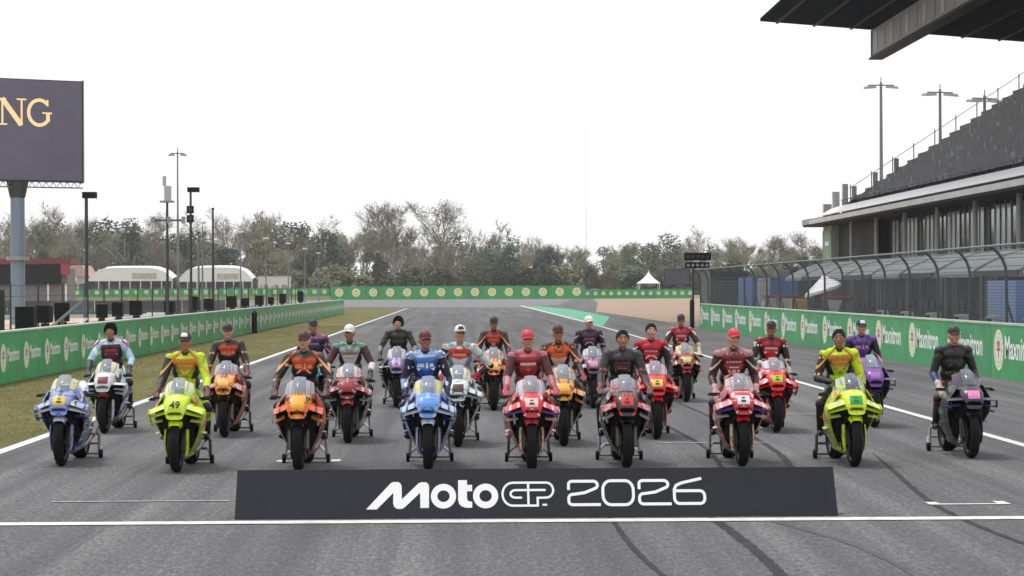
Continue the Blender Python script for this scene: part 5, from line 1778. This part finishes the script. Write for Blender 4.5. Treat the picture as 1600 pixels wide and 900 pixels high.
for bi, b in enumerate(BIKES):
    root = empty('motorcycle', (b['p'][0], b['p'][1], 0), 0)
    tag(root, b['d'], 'motorcycle', 'motorcycles lined up on the grid')
    objs = []
    make_ = 'AABAABAACCBAABAACCCBBB'[bi]
    for (n, par, me, keys, on) in PARTS:
        objs.append(None if make_ not in on else place(n, me, [bike_mat(k, b) for k in keys], objs[par] if par is not None else root))
    if b['num']:
        place('number', NUM49 if b['num'] == '49' else MARK, mat(b['numc'], rough=.5), objs[nose_i])
    s = empty('paddock_stand', (b['p'][0], b['p'][1] + 1.4, 0))
    sd = ['pale blue unridden motorcycle', 'neon yellow motorcycle numbered 49', 'orange motorcycle at the left end of the board', 'sky blue motorcycle', 'red and pink motorcycle behind the board middle', 'black motorcycle with red wings', 'red and white motorcycle with purple wing bars', 'neon yellow motorcycle with the green plate', 'black motorcycle with the pink plate',
          'white motorcycle with the maroon plate', 'orange motorcycle with the grey screen on the left', 'dark red motorcycle with green belly', 'white and pale blue motorcycle', 'black motorcycle with yellow orange nose', 'bright red motorcycle with pale yellow plate', 'bright red motorcycle with lime yellow plate', 'purple motorcycle', 'hidden teal motorcycle',
          'black motorcycle with lilac nose', 'orange motorcycle in the back row', 'dark violet motorcycle', 'dark red motorcycle with cream screen sides'][bi]
    tag(s, 'steel paddock stand under the ' + sd, 'paddock stand', 'paddock stands under the motorcycles')
    for (n, me, k) in STAND:
        o = place(n, me, m_stand[bi % 3] if k == 'steel' else FIX['black'], s)
        o.location = (0, -1.4, 0)

# ================================================================== RIDERS
# body built as one surface: tapered limbs fused by a voxel remesh; origin on the ground below the seat (bike y = 1.0)
SLOTS = ['skin', 'waist', 'chest', 'yoke', 'flank', 'sleeve_l', 'sleeve_r', 'forearm_l', 'forearm_r', 'glove', 'thigh', 'knee', 'shin', 'boot', 'collar', 'eye', 'lip']
SI = {k: i for i, k in enumerate(SLOTS)}


def body_prims(pose, turn=0.0):
    P = []                                     # (kind, a, b, ra, rb, tag) in bike coordinates

    def cap(a, b, ra, rb, t):
        P.append((Vector(a), Vector(b), ra, rb, t))

    def ell(c, r, t):
        P.append((Vector(c), None, r, None, t))
    ell((0, 1.06, .935), (.172, .140, .125), 'waist')
    ell((0, 1.04, 1.07), (.166, .120, .14), 'waist')
    ell((0, 1.00, 1.22), (.170, .122, .15), 'torso')
    ell((0, .965, 1.33), (.178, .115, .10), 'torso')
    ell((0, 1.07, 1.40), (.075, .07, .10), 'yoke')          # hump of the suit
    cap((-.10, .955, 1.405), (.10, .955, 1.405), .062, .062, 'torso')
    cap((0, .95, 1.40), (0, .935, 1.465), .062, .056, 'collar')
    cap((0, .935, 1.45), (0, .915, 1.52), .052, .052, 'skin')
    P[:] = [(Vector((a.x * 1.05, a.y, a.z)), None if b is None else Vector((b.x * 1.05, b.y, b.z)), (ra[0] * 1.05, ra[1] * 1.06, ra[2]) if b is None else ra, rb, t) if t != 'skin' else (a, b, ra, rb, t) for a, b, ra, rb, t in P]
    hz = -.02
    ell((0, .915, 1.615 + hz), (.074, .092, .100), 'skin')
    ell((0, .875, 1.555 + hz), (.054, .058, .062), 'skin')
    ell((0, .838, 1.520 + hz), (.026, .020, .020), 'skin')
    cap((0, .832, 1.612 + hz), (0, .806, 1.580 + hz), .010, .0145, 'skin')
    cap((-.034, .838, 1.636 + hz), (.034, .838, 1.636 + hz), .013, .013, 'skin')
    cap((-.020, .826, 1.552 + hz), (.020, .826, 1.552 + hz), .010, .010, 'lip')
    h0 = len(P) - 6
    for s in (-1, 1):
        ell((s * .076, .925, 1.595 + hz), (.011, .020, .030), 'skin')
        ell((s * .048, .852, 1.585 + hz), (.024, .024, .028), 'skin')
        if s > 0:
            rot = Matrix.Rotation(turn, 3, 'Z')
            c0 = Vector((0, .915, 0))
            idx = list(range(h0, h0 + 8)) + [len(P) - 2, len(P) - 1]
            for q in idx:
                a_, b_, ra_, rb_, t_ = P[q]
                if t_ in ('skin', 'lip'):
                    P[q] = (rot @ (a_ - c0) + c0, None if b_ is None else rot @ (b_ - c0) + c0, ra_, rb_, t_)
        arm = pose[0] if s < 0 else pose[1]
        sl, fo = ('sleeve_l', 'forearm_l') if s < 0 else ('sleeve_r', 'forearm_r')
        E, W = Vector(arm['e']), Vector(arm['w'])
        E.x *= s; W.x *= s
        S_ = Vector((s * .190, .955, 1.385))
        E.x += s * .018
        ell(S_, (.072, .078, .064), 'shoulder')
        cap(S_, S_.lerp(E, .45), .068, .063, sl)
        cap(S_.lerp(E, .45), E, .063, .055, sl)
        ell(E, (.056, .056, .056), fo)
        cap(E, E.lerp(W, .35), .054, .053, fo)
        cap(E.lerp(W, .35), W, .053, .039, fo)
        cap(W, W.lerp(E, .14), .043, .046, 'glove')
        H = [Vector(p) for p in arm['palm']]
        for p in H:
            p.x *= s
        cap(W, H[0], .034, .036, 'glove')
        cap(H[0] + Vector((s * .02, 0, 0)), H[1] + Vector((s * .022, 0, 0)), .027, .022, 'glove')
        cap(H[0] - Vector((s * .02, 0, 0)), H[1] - Vector((s * .022, 0, 0)), .027, .022, 'glove')
        for k, (dx, ln) in enumerate(((-.034, .92), (-.0115, 1.06), (.0115, 1.0), (.034, .8))):
            prev = H[1] + Vector((s * dx, 0, 0))
            for j, st_ in enumerate(arm['finger']):
                nx = prev + Vector(st_) * ln
                cap(prev, nx, .0118 - .001 * j, .0108 - .001 * j, 'glove')
                prev = nx
        prev = H[0] + Vector((-s * .03, 0, 0))
        for st_ in arm['thumb']:
            nx = prev + Vector((s * st_[0], st_[1], st_[2]))
            cap(prev, nx, .0135, .012, 'glove')
            prev = nx
        hip = Vector((s * .095, 1.03, .90)); kn = Vector((s * .292, .69, .765)); an = Vector((s * .262, .985, .40))
        cap(hip, hip.lerp(kn, .5), .098, .088, 'thigh')
        cap(hip.lerp(kn, .5), kn, .088, .064, 'thigh')
        ell(kn, (.066, .066, .068), 'knee')
        ell(kn + Vector((s * .035, -.01, -.01)), (.036, .05, .055), 'knee')
        cap(kn, kn.lerp(an, .4), .060, .058, 'shin')
        cap(kn.lerp(an, .4), an, .058, .045, 'boot')
        cap(an, an + Vector((0, .035, -.045)), .045, .040, 'boot')
        cap(an + Vector((0, .035, -.045)), an + Vector((s * .01, -.10, -.025)), .038, .040, 'boot')
        cap(an + Vector((s * .01, -.10, -.025)), an + Vector((s * .02, -.19, -.02)), .038, .028, 'boot')
    return P


GRIP = dict(e=(.262, .82, 1.10), w=(.300, .560, .985), palm=[(.322, .505, .955), (.312, .448, .928)], finger=[(0, -.035, -.012), (0, -.012, -.030), (0, .022, -.016)], thumb=[(-.004, -.022, -.02), (.006, -.03, -.012)])
GRIPW = dict(e=(.315, .84, 1.11), w=(.320, .56, 1.0), palm=[(.326, .51, .962), (.314, .450, .930)], finger=[(0, -.035, -.012), (0, -.012, -.030), (0, .022, -.016)], thumb=[(-.004, -.022, -.02), (.006, -.03, -.012)])
REST = dict(e=(.262, .965, 1.08), w=(.265, .755, .945), palm=[(.262, .715, .905), (.250, .655, .850)], finger=[(0, -.030, -.022), (0, -.012, -.030), (0, .008, -.024)], thumb=[(-.022, -.02, -.008), (-.012, -.026, -.012)])
HIPH = dict(e=(.425, 1.05, 1.13), w=(.245, .98, .975), palm=[(.21, .945, .945), (.185, .90, .915)], finger=[(0, -.030, -.014), (0, -.024, -.018), (0, -.014, -.018)], thumb=[(-.004, .018, .022), (-.01, .01, .018)])
TANK = dict(e=(.275, .90, 1.08), w=(.20, .66, 1.045), palm=[(.165, .625, 1.04), (.115, .59, 1.022)], finger=[(-.010, -.032, -.010), (-.004, -.028, -.014), (0, -.018, -.012)], thumb=[(-.02, .008, .012), (-.018, .0, .006)])
POSES = [(GRIP, GRIP), (REST, REST), (GRIPW, GRIPW), (REST, HIPH), (TANK, REST)]


def build_body(pose, turn=0.0):
    prims = body_prims(pose, turn)
    mb = MB()
    off = Vector((0, -1.0, 0))
    for a, b, ra, rb, t in prims:
        if b is None:
            mb.ellipsoid(a + off, ra, 20, 14)
        else:
            n, d = 12, (b - a)
            L = d.length
            dn = d.normalized() if L > 1e-6 else Vector((0, 0, 1))
            u = dn.orthogonal().normalized(); v = dn.cross(u)
            rings = []
            for (c, r, sgn) in ((a, ra, -1), (b, rb, 1)):
                angs = (75, 50, 25, 0) if sgn < 0 else (0, 25, 50, 75)
                for q in angs:
                    rr = r * math.cos(R(q)); hh = sgn * r * math.sin(R(q))
                    rings.append([c + off + dn * hh + (u * math.cos(2 * math.pi * k / n) + v * math.sin(2 * math.pi * k / n)) * rr for k in range(n)])
            mb.loft(rings)
    me0 = mb.mesh('tmp', 1, 0)
    o = bpy.data.objects.new('tmp', me0)
    COL.objects.link(o)
    md = o.modifiers.new('r', 'REMESH')
    md.mode = 'VOXEL'
    md.voxel_size = 0.0085
    dg = bpy.context.evaluated_depsgraph_get()
    me = bpy.data.meshes.new_from_object(o.evaluated_get(dg))
    bpy.data.objects.remove(o)
    bm = bmesh.new()
    bm.from_mesh(me)
    for it in range(5):
        bmesh.ops.smooth_vert(bm, verts=bm.verts, factor=.5, use_axis_x=True, use_axis_y=True, use_axis_z=True)
    bm.to_mesh(me)
    bm.free()
    nf = len(me.polygons)
    C = np.empty(nf * 3); me.polygons.foreach_get('center', C); C = C.reshape(-1, 3)
    Nn = np.empty(nf * 3); me.polygons.foreach_get('normal', Nn); Nn = Nn.reshape(-1, 3)
    best = np.full(nf, 1e9); tg = np.zeros(nf, int)
    names = sorted({p[4] for p in prims})
    for a, b, ra, rb, t in prims:
        A = np.array(a + off)
        if b is None:
            q = (C - A) / np.array(ra)
            dist = (np.linalg.norm(q, axis=1) - 1) * min(ra)
        else:
            B = np.array(b + off); AB = B - A
            tt = np.clip(((C - A) @ AB) / max(AB @ AB, 1e-9), 0, 1)
            dist = np.linalg.norm(C - (A + tt[:, None] * AB), axis=1) - (ra + (rb - ra) * tt)
        m = dist < best
        best[m] = dist[m]; tg[m] = names.index(t)
    out = np.zeros(nf, int)
    x, y, z = C[:, 0], C[:, 1], C[:, 2]
    ax = np.abs(x)
    for i, nme in enumerate(names):
        m = tg == i
        if nme == 'torso':
            sub = np.where(z > 1.375 - .12 * np.maximum(0, .08 - ax), SI['yoke'], np.where(z > 1.205 + .28 * ax, SI['chest'], SI['waist']))
            sub = np.where((ax > .105 + .42 * (z - 1.2)) & (z < 1.375), SI['flank'], sub)
            sub = np.where((Nn[:, 1] > .35) & (z < 1.375), SI['flank'], sub)
            out[m] = sub[m]
        elif nme == 'waist':
            out[m] = np.where(ax > .125, SI['flank'], SI['waist'])[m]
        elif nme == 'shoulder':
            out[m] = SI['yoke']
        else:
            out[m] = SI[nme]
    hz = -.02
    ct, sn = math.cos(-turn), math.sin(-turn)
    x, y = ct * x - sn * (y + .085), sn * x + ct * (y + .085) - .085
    for s in (-1, 1):
        e = (np.abs(x - s * .031) < .012) & (np.abs(z - (1.612 + hz)) < .0055) & (y < -.13)
        out[e] = SI['eye']
        e = (np.abs(x - s * .032) < .020) & (np.abs(z - (1.643 + hz)) < .0045) & (y < -.13)
        out[e] = SI['eye']
    for k in SLOTS:
        me.materials.append(mat('#808080'))
    me.polygons.foreach_set('material_index', out)
    me.polygons.foreach_set('use_smooth', [True] * nf)
    me.update()
    bv = BVHTree.FromPolygons([v.co for v in me.vertices], [tuple(p.vertices) for p in me.polygons])
    return me, bv


TURN = [R(a) for a in (0, 11, -9, 14, -13)]
BODY = [build_body(p, t) for p, t in zip(POSES, TURN)]


def chest_patch(bv, rects):
    mb = MB()
    for (x0, x1, z0, z1) in rects:
        n, m = max(2, int((x1 - x0) / .012)), 3
        g = []
        for i in range(m + 1):
            row = []
            for j in range(n + 1):
                xx, zz = x0 + (x1 - x0) * j / n, z0 + (z1 - z0) * i / m
                h = bv.ray_cast(Vector((xx, -1.5, zz)), Vector((0, 1, 0)))
                p = h[0] if h[0] else Vector((xx, -.1, zz))
                row.append((xx, p.y - .004, zz))
            g.append(row)
        mb.shell(g, .002)
    return mb.mesh('chest_print', 1, 60)


PRINTS = []
for me, bv in BODY:
    PRINTS.append([chest_patch(bv, [(-.10, .10, 1.262, 1.296)]),
                   chest_patch(bv, [(-.10 + .029 * k, -.10 + .029 * k + .021, 1.265, 1.292) for k in range(7)] + [(-.06 + .025 * k, -.06 + .025 * k + .018, 1.20, 1.218) for k in range(5)]),
                   chest_patch(bv, [(-.11, -.02, 1.245, 1.29), (.0, .03, 1.23, 1.30), (.05, .10, 1.245, 1.29)])])
# headgear
dome = MB()
n = 20
rings = []
for i in range(8):
    t = R(88 * i / 7)
    rings.append([(.083 * math.cos(t) * math.cos(2 * math.pi * k / n), -.085 + .102 * math.cos(t) * math.sin(2 * math.pi * k / n), 1.622 + .098 * math.sin(t) ** .85) for k in range(n)])
dome.loft(rings, False, True)
CAP = dome.mesh('cap', 1, 60)
g = []
for i in range(6):
    t = i / 5
    g.append([(.076 * math.sin(R(a)) * (1 - .06 * t), -.085 - .098 * math.cos(R(a)) - .066 * t * math.cos(R(a * .75)), 1.632 - .012 * t - .014 * (math.sin(R(a))) ** 2 * (1 + t)) for a in range(-78, 79, 12)])
BRIM = MB().shell(g, .004).mesh('brim', 1, 60)
fp = []
for i in range(4):
    t = R(14 + 34 * i / 3)
    fp.append([(.0845 * math.cos(t) * math.sin(R(a)), -.085 - .1035 * math.cos(t) * math.cos(R(a)), 1.622 + .0985 * math.sin(t) ** .85) for a in range(-34, 35, 8)])
FRONT = MB().shell(fp, .002).mesh('front_panel', 1, 60)
hr = random.Random(9)


def hair_mesh(vol, tufts, drop=0.0):
    mb = MB()
    ctr = Vector((0, -.082, 1.595))
    ax_ = (.080 + vol, .098 + vol, .108 + vol)

    def pt(az, el, k=1.0):
        return ctr + Vector((ax_[0] * math.cos(el) * math.cos(az), ax_[1] * math.cos(el) * math.sin(az), ax_[2] * math.sin(el))) * k

    def base(az):
        f = -math.sin(az)                       # 1 at the forehead, -1 at the nape
        return R(-30 + 34 * (f + 1) * .5 + 36 * max(0, f) ** 1.5 - drop)
    rings = []
    for i in range(9):
        rings.append([pt(2 * math.pi * k / 24, base(2 * math.pi * k / 24) + (R(88) - base(2 * math.pi * k / 24)) * i / 8, 1 + (0 if i else -.06)) for k in range(24)])
    mb.loft(rings, True, True)
    for k in range(tufts):
        az = hr.uniform(0, 6.28)
        el = base(az) + (R(72) - base(az)) * hr.random()
        c = pt(az, el, .97)
        d = (c - ctr).normalized() + Vector((hr.uniform(-.5, .5), hr.uniform(-.5, .5), hr.uniform(-.3, .3)))
        d.normalize()
        s = d.orthogonal().normalized() * .008
        s2 = d.cross(s)
        L = hr.uniform(.004, .010) + vol * .9
        mb.add([c - s, c + s * .5 + s2, c + s * .5 - s2, c + d * L], [(0, 1, 3), (1, 2, 3), (2, 0, 3), (0, 2, 1)])
    return mb.mesh('hair', 1, 60)


HAIR = hair_mesh(.004, 300, 4)
BUSHY = hair_mesh(.016, 900, 14)
SKIN = ['#b88468', '#a26e50', '#bf8f76', '#966448']


def leather(c):
    return mat(c, rough=.5, var=.16, scale=18, bump=.15, bscale=45)


def suit(c, c2, c3, seed):
    return busy(c, c2, c3 if c3 else None, 4.2, .22, .5, .05, .6, seed)


# bike index, pose, headgear (kind, colour, front colour), suit colours, chest print (style, colour), label
W_, D_ = '#e6e6ea', '#17181c'
RID = [
 (1, 0, ('cap', '#1c1e20', '#e4e4e0'), dict(waist='#c6e02c', chest='#c8802e', yoke='#d6e06a', flank='#3c4420', sl='#15171a', sr='#d8ee3e', fl='#2a2022', fr='#d0e63a', glove='#5a2c2c', leg='#cfe636', knee='#1b1c1e', shin='#d4ea4a', boot='#1b1c1e'), (0, '#d6a04a'), 'rider in neon yellow suit with one black sleeve and dark white-fronted cap'),
 (2, 2, ('cap', '#4a1c22', '#4a1c22'), dict(waist='#1d2028', chest='#d8542a', yoke='#6a5a48', flank='#16181e', sl='#16181e', sr='#16181e', fl='#2a1a1e', fr='#2a1a1e', glove='#5a2028', leg='#1a1c22', knee='#2a2a30', shin='#1a1c22', boot='#141518'), (2, '#f0a070'), 'rider with orange chest and maroon cap beside the left end of the board'),
 (3, 1, ('cap', '#5a1a20', '#6a2026'), dict(waist='#2a6ab8', chest='#3a7ac8', yoke='#c4d0ee', flank='#1a2448', sl='#161c3c', sr='#161c3c', fl='#aebfe8', fr='#2a3666', glove='#26305a', leg='#b8c8ec', knee='#20284a', shin='#a0b4e0', boot='#20284a'), (2, '#e0e4ec'), 'rider in blue and white suit with dark red cap'),
 (4, 0, ('cap', '#c42c3c', '#c8404c'), dict(waist='#b41c2a', chest='#a01c2a', yoke='#d0808c', flank='#5e0f1a', sl='#5a101c', sr='#5a101c', fl='#d4a4b0', fr='#c08894', glove='#b85a68', leg='#a81c28', knee='#2a1c20', shin='#b02430', boot='#d8c4c8'), (0, '#e4e0dc'), 'rider in red suit with pale shoulders and bright red cap'),
 (5, 0, ('hair', '#15120f', None), dict(waist='#26262c', chest='#2a1d22', yoke='#4a4a54', flank='#15161a', sl='#121317', sr='#121317', fl='#1a1b20', fr='#1a1b20', glove='#7a4a40', leg='#15161a', knee='#2a2a30', shin='#15161a', boot='#141518'), (1, '#9a5058'), 'bareheaded dark haired rider in black suit with maroon chest print'),
 (6, 1, ('cap', '#c8303c', '#d04450'), dict(waist='#b81c2a', chest='#7a1420', yoke='#c8a0a8', flank='#3a0a12', sl='#3c0d16', sr='#3c0d16', fl='#4a1420', fr='#4a1420', glove='#d8b4b8', leg='#8a1822', knee='#2a1c20', shin='#a8202c', boot='#2a1418'), (1, '#d8c0c4'), 'rider in maroon and red suit with red cap, above the purple winged motorcycle'),
 (7, 4, ('hair', '#17130f', None), dict(waist='#b8dc34', chest='#c0782c', yoke='#dcf23c', flank='#2a2f1c', sl='#131417', sr='#dcf23e', fl='#16171a', fr='#dcf23e', glove='#1a1b1e', leg='#1e2016', knee='#1b1c1e', shin='#26281c', boot='#1b1c1e'), (0, '#d89a40'), 'bareheaded rider in neon yellow suit with one black sleeve above the green plate'),
 (8, 1, ('cap', '#14151a', '#1c1d22'), dict(waist='#1a201c', chest='#15181a', yoke='#2a2226', flank='#101114', sl='#1a1b20', sr='#1a1b20', fl='#3a4a7a', fr='#20242c', glove='#d8ccc8', leg='#8a1824', knee='#2a1c20', shin='#8a1824', boot='#2a2e34'), (2, '#3a4a30'), 'rider in black suit with dark red legs and black cap at the far right'),
 (9, 2, ('bushy', '#0f0e0e', None), dict(waist='#5a2a34', chest='#4a2028', yoke='#dfe8f2', flank='#252a34', sl='#c4d8ea', sr='#c4d8ea', fl='#2a3442', fr='#b8d0e6', glove='#20242c', leg='#c8d4e0', knee='#20242c', shin='#c0ccd8', boot='#20242c'), (0, '#a8405a'), 'bushy haired rider in white and pale blue suit at the far left'),
 (10, 0, ('cap', '#141416', '#1a1a1e'), dict(waist='#1d1f26', chest='#c8482a', yoke='#5a4a42', flank='#15171d', sl='#15171d', sr='#15171d', fl='#22242c', fr='#22242c', glove='#6a2a20', leg='#1a1c22', knee='#2a2a30', shin='#1a1c22', boot='#141518'), (2, '#e09060'), 'rider with orange chest and black cap behind the neon rider on the left'),
 (11, 2, ('cap', '#dcdcdc', '#e6e6e6'), dict(waist='#c8ccd0', chest='#aebab2', yoke='#8aa89a', flank='#20242a', sl='#4a1620', sr='#4a1620', fl='#dadde0', fr='#dadde0', glove='#26282c', leg='#1f4a3a', knee='#26282c', shin='#c8ccd0', boot='#26282c'), (1, '#b05a60'), 'rider with grey green shoulders, dark red sleeves and white cap'),
 (12, 3, ('cap', '#e4e4e4', '#202226'), dict(waist='#cfd4d8', chest='#d0402e', yoke='#d4e2e2', flank='#8c949a', sl='#1d2428', sr='#d8e4e6', fl='#c8d4d8', fr='#1a2024', glove='#b84a58', leg='#d8dee0', knee='#26282c', shin='#cfd6d8', boot='#26282c'), (0, '#e8a08a'), 'rider in white suit with orange red chest, white cap and hand on hip'),
 (13, 0, ('cap', '#3a1a1c', '#4a2022'), dict(waist='#c8ccc4', chest='#e0602c', yoke='#4a382c', flank='#17181c', sl='#17181c', sr='#17181c', fl='#202228', fr='#202228', glove='#8a2a30', leg='#1a1c22', knee='#2a2a30', shin='#1a1c22', boot='#141518'), (0, '#f08a50'), 'rider with orange chest and dark maroon cap right of the bright red cap'),
 (14, 1, ('hair', '#15110e', None), dict(waist='#c81c2c', chest='#b01c2c', yoke='#d04458', flank='#3a0f1a', sl='#161824', sr='#161824', fl='#1c1e2a', fr='#1c1e2a', glove='#2a1c22', leg='#b81c28', knee='#2a1c20', shin='#b81c28', boot='#2a1418'), (1, '#dcc8cc'), 'dark haired rider in red suit with navy black sleeves above the pale yellow plate'),
 (15, 4, ('cap', '#141416', '#1c1c20'), dict(waist='#c8404c', chest='#a81c28', yoke='#8a1822', flank='#2a0d14', sl='#1c1318', sr='#1c1318', fl='#3a2a30', fr='#3a2a30', glove='#cfc8c8', leg='#a81c28', knee='#2a1c20', shin='#a81c28', boot='#2a1418'), (0, '#d8cfc4'), 'rider in red suit with black cap above the lime yellow plate'),
 (16, 1, ('cap', '#1a1d3a', '#dcdce4'), dict(waist='#6a4a94', chest='#5e3c88', yoke='#7a58a0', flank='#241a38', sl='#1a1830', sr='#1a1830', fl='#34284a', fr='#34284a', glove='#b8a8c4', leg='#5a3a80', knee='#20182a', shin='#5a3a80', boot='#20182a'), (2, '#d890b8'), 'rider in purple suit with navy white-fronted cap'),
 (17, 1, ('cap', '#17191e', '#1c1e24'), dict(waist='#2a3a5a', chest='#24305a', yoke='#b87a94', flank='#1a2036', sl='#20284a', sr='#20284a', fl='#c88aa4', fr='#c88aa4', glove='#b0d0d0', leg='#24305a', knee='#20222a', shin='#24305a', boot='#20222a'), (0, '#c87a98'), 'rider in navy and pink suit with dark cap, half hidden at the back left'),
 (18, 2, ('bushy', '#181412', None), dict(waist='#2a2c2a', chest='#2a2e2a', yoke='#24261f', flank='#17181a', sl='#15171a', sr='#15171a', fl='#8a8c98', fr='#8a8c98', glove='#34363c', leg='#1c1d20', knee='#2a2a30', shin='#1c1d20', boot='#141518'), (0, '#4a4a40'), 'bushy haired rider in dark charcoal suit in the back row'),
 (19, 0, ('cap', '#17171b', '#1e1e22'), dict(waist='#20222a', chest='#cc3a2c', yoke='#5a4438', flank='#17181d', sl='#17181d', sr='#17181d', fl='#22242c', fr='#22242c', glove='#8a2a24', leg='#1a1c22', knee='#2a2a30', shin='#1a1c22', boot='#141518'), (0, '#e88a5a'), 'rider with red orange chest and black cap in the back row'),
 (20, 1, ('cap', '#e2e2e4', '#e8e8ea'), dict(waist='#3a2a4a', chest='#4a2038', yoke='#2a2440', flank='#1c182a', sl='#1d1a30', sr='#1d1a30', fl='#8a8494', fr='#8a8494', glove='#b05a78', leg='#2a2440', knee='#20182a', shin='#2a2440', boot='#20182a'), (1, '#c88aa0'), 'rider in dark violet suit with white cap in the back row'),
 (21, 2, ('cap', '#16161a', '#1c1c20'), dict(waist='#a81c2a', chest='#b42838', yoke='#c04a58', flank='#4a0f1a', sl='#4a101a', sr='#4a101a', fl='#c8b89a', fr='#c8b89a', glove='#d4c8b0', leg='#a81c28', knee='#2a1c20', shin='#a81c28', boot='#2a1418'), (0, '#e0c8c8'), 'rider in red suit with black cap, farthest right in the back row'),
]
m_eye = mat((.03, .022, .018), rough=.4, var=0)
rr = random.Random(12)
for (bi, pose, head, sc, pr, label) in RID:
    b = BIKES[bi]
    me, bv = BODY[pose]
    sk = mat(SKIN[bi % 4], rough=.55, var=.14, scale=25)
    sd = bi * 1.37
    lt = pr[1]
    sc = {k: deep(v, 1.02, .85, 1.05) if k == 'chest' else deep(v) for k, v in sc.items()}
    mm = dict(skin=sk, waist=suit(sc['waist'], shade_of(sc['waist'], .5), lt, sd), chest=suit(sc['chest'], shade_of(sc['chest'], .6), None, sd), yoke=suit(sc['yoke'], shade_of(sc['yoke'], .55), sc['chest'], sd),
              flank=leather(sc['flank']), sleeve_l=suit(sc['sl'], shade_of(sc['sl'], 1.9), lt, sd), sleeve_r=suit(sc['sr'], shade_of(sc['sr'], .6), lt, sd),
              forearm_l=suit(sc['fl'], shade_of(sc['fl'], .5), lt, sd), forearm_r=suit(sc['fr'], shade_of(sc['fr'], .5), lt, sd), glove=leather(sc['glove']),
              thigh=suit(sc['leg'], shade_of(sc['leg'], .5), lt, sd), knee=leather(sc['knee']), shin=suit(sc['shin'], shade_of(sc['shin'], .5), lt, sd), boot=leather(sc['boot']),
              collar=leather(sc['flank']), eye=m_eye, lip=mat('#9a5a4c', rough=.5, var=.1))
    p = place('person', me, [mm[k] for k in SLOTS], None, (b['p'][0], b['p'][1] + 1.0, 0))
    p.rotation_euler = (0, R(rr.uniform(-1.8, 1.8)), R(rr.uniform(-3.5, 3.5)))
    tag(p, label, 'person', 'riders seated on their motorcycles')
    place('chest_print', PRINTS[pose][pr[0]], leather(pr[1]), p)
    tz = TURN[pose]
    hl = (-.085 * math.sin(tz), -.085 + .085 * math.cos(tz), 0)
    if head[0] == 'cap':
        c = place('cap', CAP, leather(head[1]), p, hl, tz)
        place('brim', BRIM, leather(head[2] if bi == 12 else head[1]), c)
        place('front_panel', FRONT, leather(head[2]), c)
    else:
        place('hair', HAIR if head[0] == 'hair' else BUSHY, mat(head[1], rough=.7, var=.2), p, hl, tz)

# ================================================================== AIR
HAZE = 0.00016
if HAZE > 0:
    hz_o = make('haze', MB().box(-420, 420, -30, 760, -1.1, 54), mat('#808080'), smooth=0)
    tag(hz_o, 'pale haze in the air over the circuit', 'haze', kind='stuff')
    hm = bpy.data.materials.new('haze')
    hm.use_nodes = True
    hm.node_tree.nodes.clear()
    ho = hm.node_tree.nodes.new('ShaderNodeOutputMaterial')
    hv = hm.node_tree.nodes.new('ShaderNodeVolumePrincipled')
    hv.inputs['Color'].default_value = (.97, .975, .98, 1)
    hv.inputs['Density'].default_value = HAZE
    hv.inputs['Anisotropy'].default_value = .2
    hm.node_tree.links.new(hv.outputs[0], ho.inputs['Volume'])
    hz_o.material_slots[0].material = hm
